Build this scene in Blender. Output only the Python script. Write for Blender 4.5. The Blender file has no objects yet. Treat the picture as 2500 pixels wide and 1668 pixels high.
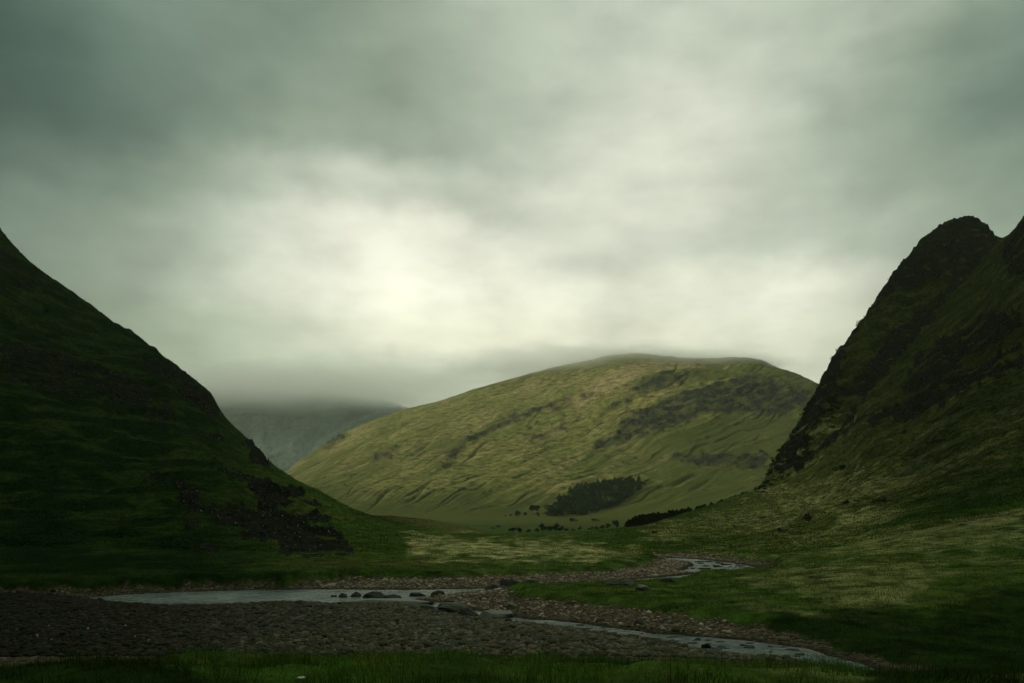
import bpy, math, random
import numpy as np

# ------------------------------------------------------------------ camera, world, sun, exposure
SC = bpy.context.scene
COL = SC.collection
F, CX, HY = 2000.0, 1250.0, 1260.0           # focal length, principal column and horizon row of the photograph (2500 x 1668)
WATER = -6.0                                  # river level: the camera stands 6 m above it

cam_data = bpy.data.cameras.new("camera")
cam_data.sensor_width = 36.0
cam_data.lens = 36.0 * F / 2500.0
cam_data.shift_y = (HY - 834.0) / 2500.0
cam_data.clip_start = 0.1
cam_data.clip_end = 60000.0
cam = bpy.data.objects.new("camera", cam_data)
COL.objects.link(cam)
cam.location = (0, 0, 0)
cam.rotation_euler = (math.radians(90), 0, 0)
SC.camera = cam

SUN_AZ, SUN_EL = math.radians(-98), math.radians(24)      # azimuth from the view direction, negative = left (slightly behind the camera)
SUN_STRENGTH = 2.9
SKY_STRENGTH = 1.3
SC.view_settings.view_transform = 'Standard'
SC.view_settings.look = 'None'
SC.view_settings.exposure = 0.0
SC.view_settings.gamma = 1.0
SC.cycles.use_denoising = True
SC.cycles.max_bounces = 12
SC.cycles.sample_clamp_indirect = 1.5
SC.cycles.sample_clamp_direct = 2.5
SC.cycles.diffuse_bounces = 2
SC.cycles.glossy_bounces = 2
SC.cycles.volume_bounces = 8
SC.cycles.transparent_max_bounces = 8
SC.cycles.volume_step_rate = 1.0
SC.cycles.volume_max_steps = 128

sun_data = bpy.data.lights.new("sun", 'SUN')
sun_data.energy = SUN_STRENGTH
sun_data.angle = math.radians(12)
sun_data.color = (1.0, 0.93, 0.74)
sun = bpy.data.objects.new("sun", sun_data)
COL.objects.link(sun)
from mathutils import Vector
sd = Vector((math.sin(SUN_AZ) * math.cos(SUN_EL), math.cos(SUN_AZ) * math.cos(SUN_EL), math.sin(SUN_EL)))
sun.rotation_euler = sd.to_track_quat('Z', 'Y').to_euler()


def s2l(c):
    c = np.asarray(c, float) / 255.0
    return np.where(c <= 0.04045, c / 12.92, ((c + 0.055) / 1.055) ** 2.4)


class NT:
    """small helper to write node trees"""
    def __init__(self, tree):
        self.t = tree
        self.n = tree.nodes
        self.l = tree.links

    def node(self, kind, ins=None, **props):
        n = self.n.new(kind)
        for k, v in props.items():
            setattr(n, k, v)
        for k, v in (ins or {}).items():
            self.put(n.inputs[k], v)
        return n

    def put(self, sock, v):
        if isinstance(v, bpy.types.NodeSocket):
            self.l.new(v, sock)
        else:
            if sock.type == 'RGBA' and len(v) == 3:
                v = (*v, 1.0)
            sock.default_value = v

    def math(self, op, a, b=0.0, c=0.0, clamp=False):
        n = self.node('ShaderNodeMath', {0: a, 1: b, 2: c}, operation=op, use_clamp=clamp)
        return n.outputs[0]

    def vmath(self, op, a, b=(0, 0, 0)):
        n = self.node('ShaderNodeVectorMath', {0: a, 1: b}, operation=op)
        return n.outputs['Value'] if op in ('LENGTH', 'DOT_PRODUCT') else n.outputs[0]

    def mix(self, fac, a, b, blend='MIX'):
        n = self.node('ShaderNodeMix', data_type='RGBA', blend_type=blend)
        self.put(n.inputs[0], fac)
        self.put(n.inputs[6], a)
        self.put(n.inputs[7], b)
        return n.outputs[2]

    def noise(self, vec, scale, detail=4, rough=0.5, dim='3D', out='Fac'):
        n = self.node('ShaderNodeTexNoise', {'Vector': vec, 'Scale': scale, 'Detail': detail, 'Roughness': rough}, noise_dimensions=dim)
        return n.outputs[out]

    def ramp(self, fac, stops, interp='LINEAR'):
        n = self.node('ShaderNodeValToRGB', {'Fac': fac})
        cr = n.color_ramp
        cr.interpolation = interp
        while len(cr.elements) < len(stops):
            cr.elements.new(0.5)
        for e, (p, c) in zip(cr.elements, stops):
            e.position = p
            e.color = (*c, 1.0) if not np.isscalar(c) else (c, c, c, 1.0)
        return n.outputs[0]

    def maprange(self, v, a, b, c=0.0, d=1.0, smooth=True):
        n = self.node('ShaderNodeMapRange', {'Value': v, 'From Min': a, 'From Max': b, 'To Min': c, 'To Max': d},
                      interpolation_type='SMOOTHSTEP' if smooth else 'LINEAR')
        return n.outputs[0]


# brightness of the cloud cover by direction (green channel, 0-255) : columns = photo x, rows = photo y
SX = [-900, -300, 0, 200, 400, 600, 800, 1000, 1200, 1400, 1600, 1800, 2000, 2200, 2400, 2700, 3400]
SY = [-700, -250, 0, 120, 240, 360, 480, 600, 720, 840, 960, 1260]
SG = [
    [150, 155, 160, 165, 170, 175, 180, 185, 185, 185, 185, 180, 175, 170, 165, 160, 150],
    [80, 86, 96, 118, 130, 138, 150, 165, 185, 195, 198, 192, 182, 170, 155, 120, 90],
    [84, 92, 103, 133, 146, 142, 145, 162, 188, 200, 205, 198, 192, 180, 168, 140, 100],
    [84, 90, 96, 126, 142, 144, 155, 170, 182, 198, 206, 208, 200, 174, 138, 120, 92],
    [84, 88, 100, 116, 130, 152, 162, 166, 178, 197, 224, 208, 194, 156, 134, 122, 92],
    [90, 96, 118, 138, 136, 158, 174, 174, 174, 208, 226, 210, 176, 160, 160, 135, 95],
    [95, 110, 143, 146, 160, 192, 222, 200, 200, 222, 226, 212, 186, 168, 164, 138, 100],
    [95, 115, 142, 155, 180, 208, 238, 242, 230, 220, 212, 210, 205, 188, 172, 145, 100],
    [95, 120, 148, 155, 180, 216, 238, 247, 247, 234, 226, 232, 248, 215, 190, 150, 105],
    [95, 120, 148, 156, 165, 190, 218, 234, 240, 237, 236, 233, 226, 205, 190, 150, 105],
    [95, 120, 148, 158, 172, 182, 184, 192, 205, 222, 230, 228, 222, 200, 185, 150, 105],
    [90, 110, 140, 150, 160, 170, 180, 190, 200, 210, 212, 212, 205, 190, 175, 140, 100],
]


SKY_ADJ = np.array([[0.6, 0.6, 0.669, 0.775, 0.785, 0.721, 0.682, 0.688, 0.738, 0.808, 0.851, 0.872, 0.904, 0.94, 0.959, 0.948, 0.936], [0.6, 0.6, 0.669, 0.775, 0.785, 0.721, 0.682, 0.688, 0.738, 0.808, 0.851, 0.872, 0.904, 0.94, 0.959, 0.948, 0.936], [0.6, 0.6, 0.651, 0.767, 0.787, 0.729, 0.698, 0.703, 0.736, 0.797, 0.846, 0.875, 0.906, 0.924, 0.913, 0.884, 0.87], [0.6, 0.6, 0.607, 0.728, 0.773, 0.745, 0.733, 0.73, 0.73, 0.776, 0.836, 0.869, 0.884, 0.859, 0.802, 0.761, 0.748], [0.6, 0.6, 0.6, 0.699, 0.739, 0.73, 0.737, 0.727, 0.709, 0.758, 0.821, 0.828, 0.804, 0.765, 0.74, 0.732, 0.728], [0.6, 0.6, 0.651, 0.726, 0.736, 0.723, 0.734, 0.715, 0.699, 0.757, 0.818, 0.795, 0.728, 0.715, 0.764, 0.793, 0.794], [0.66, 0.671, 0.711, 0.763, 0.783, 0.794, 0.799, 0.764, 0.75, 0.794, 0.839, 0.816, 0.738, 0.723, 0.788, 0.826, 0.827], [0.693, 0.703, 0.731, 0.78, 0.836, 0.874, 0.874, 0.843, 0.831, 0.838, 0.856, 0.866, 0.807, 0.753, 0.789, 0.829, 0.831], [0.693, 0.703, 0.731, 0.782, 0.842, 0.878, 0.89, 0.899, 0.897, 0.864, 0.864, 0.908, 0.87, 0.782, 0.789, 0.829, 0.831], [0.693, 0.703, 0.731, 0.779, 0.819, 0.838, 0.878, 0.935, 0.937, 0.879, 0.869, 0.923, 0.891, 0.791, 0.789, 0.829, 0.831], [0.693, 0.703, 0.731, 0.779, 0.808, 0.816, 0.872, 0.949, 0.95, 0.882, 0.869, 0.922, 0.889, 0.79, 0.789, 0.829, 0.831], [0.693, 0.703, 0.731, 0.779, 0.808, 0.816, 0.872, 0.949, 0.95, 0.882, 0.869, 0.922, 0.889, 0.79, 0.789, 0.829, 0.831]])


def sky_adj(x, y):
    gi = np.array([np.interp(x, SX, row) for row in SKY_ADJ])
    return float(np.interp(y, SY, gi))


def sky_rgb(x, y):
    g = np.asarray(SG, float)
    gi = np.array([np.interp(x, SX, row) for row in g])
    v = float(np.interp(y, SY, gi))
    v = v if v > 165 else v - (165 - v) * 0.06
    r = np.interp(v, [70, 100, 140, 170, 200, 225, 245], [0.66, 0.74, 0.87, 0.92, 0.955, 0.99, 1.0])
    b = np.interp(v, [70, 100, 140, 170, 200, 225, 245], [0.89, 0.90, 0.895, 0.885, 0.91, 0.92, 0.92])
    if y > 650:
        b -= 0.03 * min(1, (y - 650) / 200.0)
    return s2l([v * r, v, v * b])


world = bpy.data.worlds.new("World")
SC.world = world
world.use_nodes = True
w = NT(world.node_tree)
w.n.clear()
tc = w.node('ShaderNodeTexCoord')
dirv = tc.outputs['Generated']
# domain warp so that cloud edges are irregular
n1 = w.node('ShaderNodeTexNoise', {'Vector': dirv, 'Scale': 3.6, 'Detail': 5.0, 'Roughness': 0.55})
warp = w.vmath('SCALE', w.vmath('SUBTRACT', n1.outputs['Color'], (0.5, 0.5, 0.5)))
warp.node.inputs['Scale'].default_value = 0.15
dw = w.vmath('ADD', dirv, warp)
sep = w.node('ShaderNodeSeparateXYZ', {0: dw})
az = w.math('ARCTAN2', sep.outputs[0], sep.outputs[1])
hor = w.math('SQRT', w.math('ADD', w.math('MULTIPLY', sep.outputs[0], sep.outputs[0]), w.math('MULTIPLY', sep.outputs[1], sep.outputs[1])))
tel = w.math('DIVIDE', sep.outputs[2], w.math('MAXIMUM', hor, 0.001))
azf = w.math('ADD', w.math('MULTIPLY', az, 1.0 / 2.2), 0.5, clamp=True)      # +-1.1 rad
rows = [-0.02, 0.10, 0.155, 0.21, 0.265, 0.32, 0.38, 0.44, 0.50, 0.56, 0.63, 0.78, 1.1]
BEHIND = (0.055, 0.075, 0.07)
cur = None
for i, t in enumerate(rows):
    stops = []
    for k in range(30):
        f = k / 29.0
        a = (f - 0.5) * 2.2
        if t > 0.7:
            up = np.array(s2l([140, 156, 138])) if t < 1.0 else np.array(s2l([158, 172, 148]))
            fr_ = max(0.0, 1 - abs(a) / 1.1) * 0.5
            c = tuple(up * (0.7 + fr_)) if t < 1.0 else tuple(up)
        elif abs(a) > 0.98:
            c = BEHIND
        else:
            x = CX + F * math.tan(a)
            y = HY - F * t / math.cos(a)
            c = tuple(sky_rgb(x, y) * sky_adj(x, y))
        stops.append((f, c))
    col = w.ramp(azf, stops, 'B_SPLINE')
    if cur is None:
        cur = col
    else:
        fac = w.maprange(tel, rows[i - 1] + 0.004, t - 0.004)
        cur = w.mix(fac, cur, col)
# soft cloud texture on top
n2 = w.noise(w.vmath('MULTIPLY', dirv, (1.0, 1.0, 1.5)), 5.5, 6.0, 0.55)
n3 = w.noise(w.vmath('MULTIPLY', dirv, (1.0, 1.0, 2.6)), 13.0, 4.0, 0.5)
mod = w.math('ADD', w.maprange(n2, 0.30, 0.70, 0.85, 1.15, False), w.maprange(n3, 0.28, 0.72, -0.08, 0.08, False))
cur = w.mix(1.0, cur, mod, 'MULTIPLY')
sky = w.node('ShaderNodeTexSky', sky_type='NISHITA', sun_disc=False)
sky.sun_elevation = SUN_EL
sky.sun_rotation = SUN_AZ
skyc = w.mix(1.0, sky.outputs[0], (0.05, 0.05, 0.05), 'MULTIPLY')
cur = w.mix(0.03, cur, skyc)
bg = w.node('ShaderNodeBackground', {'Color': cur, 'Strength': SKY_STRENGTH})
wo = w.node('ShaderNodeOutputWorld', {'Surface': bg.outputs[0]})
world.cycles.sampling_method = 'MANUAL'
world.cycles.sample_map_resolution = 512

# ------------------------------------------------------------------ numeric helpers
rng = np.random.default_rng(7)
_perm = rng.permutation(256).astype(np.int64)
_perm = np.concatenate([_perm, _perm])
_ga = rng.random(256) * 2 * np.pi
_gx, _gy = np.cos(_ga), np.sin(_ga)


def perlin(x, y, seed=0):
    x = np.asarray(x, float) + seed * 17.31
    y = np.asarray(y, float) + seed * 9.77
    xi, yi = np.floor(x), np.floor(y)
    xf, yf = x - xi, y - yi
    xi = xi.astype(np.int64) & 255
    yi = yi.astype(np.int64) & 255
    u = xf * xf * xf * (xf * (xf * 6 - 15) + 10)
    v = yf * yf * yf * (yf * (yf * 6 - 15) + 10)

    def g(ix, iy, dx, dy):
        h = _perm[(_perm[ix & 255] + iy) & 255]
        return _gx[h] * dx + _gy[h] * dy
    a = g(xi, yi, xf, yf)
    b = g(xi + 1, yi, xf - 1, yf)
    c = g(xi, yi + 1, xf, yf - 1)
    d = g(xi + 1, yi + 1, xf - 1, yf - 1)
    return ((a + u * (b - a)) + v * ((c + u * (d - c)) - (a + u * (b - a)))) * 1.5


def fbm(x, y, oct=4, seed=0, gain=0.5, lac=2.03):
    s, a, n = 0.0, 1.0, 0.0
    for i in range(oct):
        s = s + a * perlin(x, y, seed + i * 3)
        n += a
        a *= gain
        x, y = x * lac, y * lac
    return s / n * 1.4


def ridged(x, y, oct=4, seed=0):
    s, a, n = 0.0, 1.0, 0.0
    for i in range(oct):
        s = s + a * (1 - np.abs(perlin(x, y, seed + i * 5)) * 1.6)
        n += a
        a *= 0.5
        x, y = x * 2.1, y * 2.1
    return s / n


def sstep(a, b, v):
    t = np.clip((v - a) / (b - a), 0, 1)
    return t * t * (3 - 2 * t)


def interp_s(x, pts, k, width=14.0):
    """piecewise-linear table over photo columns, slightly smoothed"""
    xs = np.array([p[0] for p in pts], float)
    vs = np.array([p[k] for p in pts], float)
    return (np.interp(x - width, xs, vs) + 2 * np.interp(x, xs, vs) + np.interp(x + width, xs, vs)) / 4


def profile(curves, x, D):
    """height at (column x, depth D) from control curves [(x, D, z)...], monotone cubic along the depth"""
    K = len(curves)
    Dk = np.array([interp_s(x, c, 1) for c in curves])
    Zk = np.array([interp_s(x, c, 2) for c in curves])
    h = np.maximum(Dk[1:] - Dk[:-1], 1e-3)
    d = (Zk[1:] - Zk[:-1]) / h
    m = np.zeros_like(Zk)
    for i in range(1, K - 1):
        p = d[i - 1] * d[i]
        w1, w2 = 2 * h[i] + h[i - 1], h[i] + 2 * h[i - 1]
        with np.errstate(divide='ignore', invalid='ignore'):
            hm = (w1 + w2) / (w1 / d[i - 1] + w2 / d[i])
        m[i] = np.where(p > 1e-12, hm, 0.0)
    m[0], m[-1] = d[0], d[-1]
    out = np.where(D <= Dk[0], Zk[0], Zk[-1])
    for i in range(K - 1):
        t = np.clip((D - Dk[i]) / h[i], 0, 1)
        sel = (D > Dk[i]) & (D <= Dk[i + 1])
        t2, t3 = t * t, t * t * t
        val = (2 * t3 - 3 * t2 + 1) * Zk[i] + (t3 - 2 * t2 + t) * h[i] * m[i] + (-2 * t3 + 3 * t2) * Zk[i + 1] + (t3 - t2) * h[i] * m[i + 1]
        out = np.where(sel, val, out)
    return out


def poly_sd(px, py, poly):
    """signed distance to a polygon, positive inside"""
    poly = np.asarray(poly, float)
    n = len(poly)
    d2 = np.full(px.shape, 1e18)
    inside = np.zeros(px.shape, bool)
    for i in range(n):
        ax, ay = poly[i]
        bx, by = poly[(i + 1) % n]
        ex, ey = bx - ax, by - ay
        L = ex * ex + ey * ey + 1e-9
        t = np.clip(((px - ax) * ex + (py - ay) * ey) / L, 0, 1)
        d2 = np.minimum(d2, (px - ax - t * ex) ** 2 + (py - ay - t * ey) ** 2)
        if ay != by:
            c = ((ay > py) != (by > py)) & (px < (bx - ax) * (py - ay) / (by - ay) + ax)
            inside ^= c
    d = np.sqrt(d2)
    return np.where(inside, d, -d)


def poly_mask(px, py, polys, soft=6.0, jit=0.0):
    out = np.zeros(px.shape)
    for poly in polys:
        a = np.asarray(poly, float)
        m = 40 + soft
        sel = (px > a[:, 0].min() - m) & (px < a[:, 0].max() + m) & (py > a[:, 1].min() - m) & (py < a[:, 1].max() + m)
        if not sel.any():
            continue
        j = jit[sel] if not np.isscalar(jit) else jit
        s = poly_sd(px[sel], py[sel], a) + j
        out[sel] = np.maximum(out[sel], sstep(-soft, soft, s))
    return out


def plan(poly, z=WATER):
    """outline seen at river level -> ground plan (X, depth)"""
    r = []
    for x, y in poly:
        D = -z * F / (y - HY)
        r.append(((x - CX) / F * D, D))
    return r


def zy(y, D):
    return D * (HY - y) / F


def C(*pts):
    """control curve; each point (x, D, z) or (x, D, 'y', row)"""
    out = []
    for p in pts:
        out.append((p[0], p[1], p[2] if len(p) == 3 else zy(p[3], p[1])))
    return out


def ymap(pts, dtab):
    """silhouette rows [(x, y)] + depth table [(x, D)] -> control curve"""
    dx = [d[0] for d in dtab]
    dv = [d[1] for d in dtab]
    return [(x, float(np.interp(x, dx, dv)), zy(y, float(np.interp(x, dx, dv)))) for x, y in pts]


# ------------------------------------------------------------------ the glen floor and its two near hillsides
SIL_L = [(-900, -150), (-500, 150), (-200, 400), (0, 583), (19, 612), (64, 660), (117, 702), (176, 742), (245, 784), (319, 832), (394, 880), (457, 933),
         (516, 968), (532, 1007), (553, 1034), (606, 1084), (660, 1137), (723, 1177), (787, 1209), (851, 1241), (904, 1260), (957, 1273), (1017, 1284),
         (1080, 1294), (1136, 1300), (1196, 1303), (1250, 1303), (1350, 1301), (1437, 1298), (1574, 1284), (1674, 1253), (1745, 1232), (1816, 1207), (1862, 1196),
         (1958, 1160), (2068, 1068), (2106, 990), (2164, 911), (2231, 825), (2298, 744), (2365, 677), (2436, 598), (2460, 580), (2500, 546), (2600, 500), (2800, 440), (3300, 300)]
SIL_D = [(-900, 560), (-200, 540), (0, 520), (176, 500), (516, 430), (660, 400), (851, 350), (957, 300), (1080, 245), (1136, 225), (1250, 215), (1350, 260), (1437, 320),
         (1574, 400), (1674, 430), (1862, 470), (2068, 500), (2164, 540), (2231, 560), (2298, 575), (2436, 600), (3300, 620)]
K7 = ymap(SIL_L, SIL_D)
DOME = [(1840, 1199), (1869, 1180), (1883, 1130), (1936, 1056), (1968, 1000), (1989, 956), (2026, 890), (2085, 812), (2128, 748), (2170, 684), (2218, 625),
        (2245, 593), (2287, 561), (2340, 541), (2388, 540), (2415, 562), (2436, 606), (2500, 600), (3300, 400)]
DOME_D = [(1840, 545), (1870, 550), (1968, 585), (2085, 620), (2200, 650), (2365, 690), (2500, 680), (3300, 700)]
K8 = ([(x, D + 130, z * 0.55 - 4) for x, D, z in K7 if x < 800] +
      C((851, 450, 'y', 1262), (951, 450, 'y', 1260), (1047, 450, 'y', 1269), (1136, 450, 'y', 1284), (1195, 450, -9.5), (1250, 450, -13), (1437, 440, -12), (1540, 450, 'y', 1290), (1600, 460, 'y', 1281),
        (1674, 490, 'y', 1257), (1745, 500, 'y', 1237), (1810, 540, 'y', 1212)) + ymap(DOME, DOME_D))
K9 = ([(x, 760, max(z * 0.3, 0) - 8) for x, D, z in K7 if x < 800] +
      C((900, 700, -12), (1437, 700, -15), (1600, 700, -15), (1810, 640, -12)) + [(x, D + 130, z * 0.75 - 12) for x, D, z in ymap(DOME, DOME_D)])
K10 = C((-900, 1060, -12), (1800, 1060, -15), (2100, 1060, 10), (2500, 1060, 60), (3300, 1060, 80))
NEAR = [
    C((-1500, 0.5, -1.6), (3800, 0.5, -1.6)),
    C((-1500, 7, -1.85), (3800, 7, -1.85)),
    C((-1500, 19, 'y', 1650), (0, 19, 'y', 1640), (500, 19, 'y', 1614), (1100, 19, 'y', 1610), (1300, 19, 'y', 1616), (1700, 19, 'y', 1628), (1850, 19, 'y', 1626),
      (1950, 19, 'y', 1632), (2100, 19, 'y', 1652), (2500, 19, 'y', 1652), (3800, 19, 'y', 1640)),
    C((-1500, 30, -5.65), (3800, 30, -5.65)),
    C((-1500, 36, -5.6), (3800, 36, -5.6)),
    C((-1500, 46, -4.9), (900, 46, -5.0), (1600, 46, -5.15), (1900, 46, -5.0), (2200, 46, -5.2), (2500, 46, -4.9), (3800, 46, -4.0)),
    C((-1500, 68, -4.6), (900, 68, -4.8), (1300, 68, -5.25), (1650, 68, -5.3), (1900, 68, -5.0), (2100, 60, -4.5), (2500, 56, -3.9), (3800, 56, -2.6)),
    C((-1500, 80, -4.3), (0, 92, -4.5), (500, 98, -4.6), (850, 108, -4.6), (1000, 122, -4.6), (1250, 118, -4.6), (1600, 125, -5.05), (1800, 128, -5.0), (2000, 105, -4.3),
      (2200, 85, -3.4), (2500, 78, -2.6), (3300, 75, -1.0)),
    C((-1500, 250, 110), (-900, 270, 96), (-200, 285, 74), (0, 290, 58), (250, 280, 42), (500, 250, 24), (700, 235, 9), (850, 220, 1.5), (1000, 190, -3.2), (1100, 175, -4.2), (1250, 165, -4.4), (1500, 190, -4.8),
      (1800, 220, -2.2), (2000, 220, 2.5), (2200, 235, 14), (2500, 255, 40), (3300, 260, 90)),
    K7, K8, K9, K10,
]

W_POLYS = [plan(p) for p in (
    [(215, 1459), (330, 1450), (450, 1445), (600, 1441), (760, 1439), (900, 1439), (1000, 1440), (1150, 1438), (1300, 1432), (1450, 1424), (1510, 1418),
     (1600, 1411), (1655, 1406), (1692, 1402), (1650, 1415), (1600, 1425), (1540, 1427), (1450, 1430), (1300, 1437), (1150, 1444), (1060, 1456), (1000, 1466), (930, 1473), (820, 1475), (740, 1469), (640, 1471),
     (560, 1478), (450, 1479), (330, 1475), (215, 1463)],
    [(1150, 1499), (1250, 1507), (1400, 1519), (1500, 1533), (1600, 1545), (1700, 1553), (1850, 1567), (2000, 1588), (2120, 1625), (2200, 1650), (2130, 1655), (2000, 1634),
     (1960, 1618), (1900, 1604), (1850, 1601), (1760, 1593), (1680, 1579), (1580, 1558), (1500, 1547), (1400, 1533), (1250, 1519), (1150, 1506)],
    [(990, 1464), (1080, 1472), (1150, 1488), (1185, 1500), (1160, 1508), (1100, 1497), (1050, 1487), (985, 1474)],
    [(1606, 1362), (1700, 1365), (1800, 1376), (1880, 1391), (1905, 1398), (1860, 1402), (1800, 1405), (1720, 1402), (1664, 1394), (1695, 1380), (1680, 1371), (1606, 1366)],
)]
B_POLY = plan([(-400, 1456), (100, 1459), (215, 1456), (330, 1449), (480, 1443), (650, 1440), (760, 1437), (830, 1431), (900, 1427), (1050, 1425), (1200, 1421), (1300, 1416), (1400, 1412), (1500, 1407), (1590, 1394),
               (1625, 1372), (1600, 1359), (1700, 1361), (1800, 1371), (1885, 1387), (1915, 1398), (1860, 1404), (1800, 1407), (1700, 1405), (1668, 1412), (1620, 1426), (1560, 1431), (1450, 1434), (1330, 1441),
               (1240, 1440), (1215, 1452), (1235, 1475), (1300, 1484), (1400, 1492), (1500, 1500), (1580, 1515), (1660, 1526), (1750, 1536), (1850, 1552), (1960, 1574), (2060, 1602), (2190, 1640), (2200, 1656),
               (2000, 1655), (1850, 1650), (1700, 1640), (1400, 1625), (1100, 1620), (900, 1615), (500, 1625), (0, 1650), (-400, 1650)])

ROCK_L = [
    [(0, 835), (100, 840), (210, 890), (300, 922), (370, 950), (425, 1000), (400, 1028), (340, 1008), (250, 985), (180, 975), (80, 960), (0, 935)],
    [(350, 872), (388, 868), (446, 914), (500, 960), (518, 968), (536, 1014), (520, 1030), (491, 1012), (446, 982), (388, 936), (352, 892)],
    [(598, 1080), (634, 1092), (660, 1125), (672, 1148), (640, 1130), (612, 1106)],
    [(533, 1161), (571, 1167), (616, 1170), (649, 1183), (677, 1203), (724, 1206), (768, 1233), (809, 1268), (815, 1288), (782, 1271), (746, 1262), (764, 1288), (793, 1293), (829, 1293),
     (856, 1327), (868, 1356), (815, 1352), (787, 1358), (746, 1357), (690, 1350), (677, 1321), (594, 1316), (544, 1293), (511, 1271), (505, 1246), (566, 1241), (627, 1246), (634, 1223), (594, 1199), (538, 1180)],
    [(430, 1200), (480, 1210), (505, 1250), (475, 1304), (450, 1290), (440, 1240)],
    [(485, 1326), (520, 1332), (556, 1352), (530, 1358), (500, 1345)],
    [(0, 600), (20, 620), (60, 665), (100, 700), (60, 705), (0, 650)],
    [(350, 1170), (400, 1178), (440, 1196), (400, 1200), (350, 1190)],
]
ROCK_R = [[(1889, 1130), (1968, 990), (2026, 880), (2085, 805), (2128, 742), (2170, 678), (2218, 618), (2287, 553), (2340, 530), (2400, 530), (2436, 590), (2365, 672), (2298, 740), (2231, 820),
           (2164, 905), (2106, 975), (2068, 1050), (2010, 1105), (1958, 1150), (1900, 1165)],
          [(2440, 612), (2500, 548), (2600, 500), (2600, 690), (2510, 700), (2465, 668)],
          [(2240, 860), (2420, 760), (2500, 760), (2500, 800), (2400, 850), (2300, 930), (2200, 960)],
          [(2120, 1010), (2230, 975), (2350, 905), (2500, 850), (2500, 890), (2350, 960), (2230, 1030), (2130, 1050)]]
GRASS_R = [[(2060, 860), (2110, 770), (2190, 700), (2260, 690), (2330, 660), (2300, 710), (2200, 790), (2150, 850), (2080, 930), (2030, 960)],
           [(1960, 1060), (2060, 960), (2110, 960), (2060, 1040), (1990, 1100)]]
DRY = [[(1000, 1312), (1100, 1316), (1250, 1325), (1400, 1326), (1500, 1338), (1560, 1352), (1500, 1362), (1300, 1364), (1100, 1360), (1000, 1350)],
       [(1660, 1345), (1800, 1325), (2000, 1300), (2300, 1290), (2500, 1280), (2500, 1330), (2300, 1345), (2100, 1360), (2000, 1345), (1850, 1352), (1700, 1360)],
       [(1780, 1410), (1950, 1385), (2150, 1370), (2300, 1380), (2250, 1440), (2200, 1480), (2060, 1490), (1980, 1450), (1880, 1430), (1800, 1432)],
       [(1560, 1290), (1700, 1262), (1900, 1225), (2100, 1170), (2300, 1110), (2500, 1040), (2500, 1090), (2200, 1190), (1950, 1270), (1750, 1310), (1600, 1330)]]
SHADE_POLYS = [[(-900, 1500), (250, 1560), (430, 1610), (560, 1720), (500, 2400), (-900, 2400)], [(-900, 1290), (520, 1310), (640, 1360), (600, 1400), (480, 1432), (-900, 1460)], [(1880, 1500), (2050, 1485), (2250, 1490), (2500, 1430), (2900, 1400), (2900, 1700), (2100, 1700), (2130, 1620), (2000, 1575), (1850, 1550)], [(700, 1398), (1000, 1400), (1100, 1412), (700, 1420)], [(300, 1395), (700, 1390), (700, 1440), (200, 1450), (0, 1400)]]  # outlines of dim banks and corners whose shade is painted into the cover
BROWN = [[(860, 1258), (951, 1256), (1047, 1265), (1136, 1281), (1200, 1303), (1136, 1302), (1017, 1285), (904, 1263)],
         [(640, 1372), (900, 1368), (1100, 1372), (1100, 1384), (800, 1386), (640, 1384)]]


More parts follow.
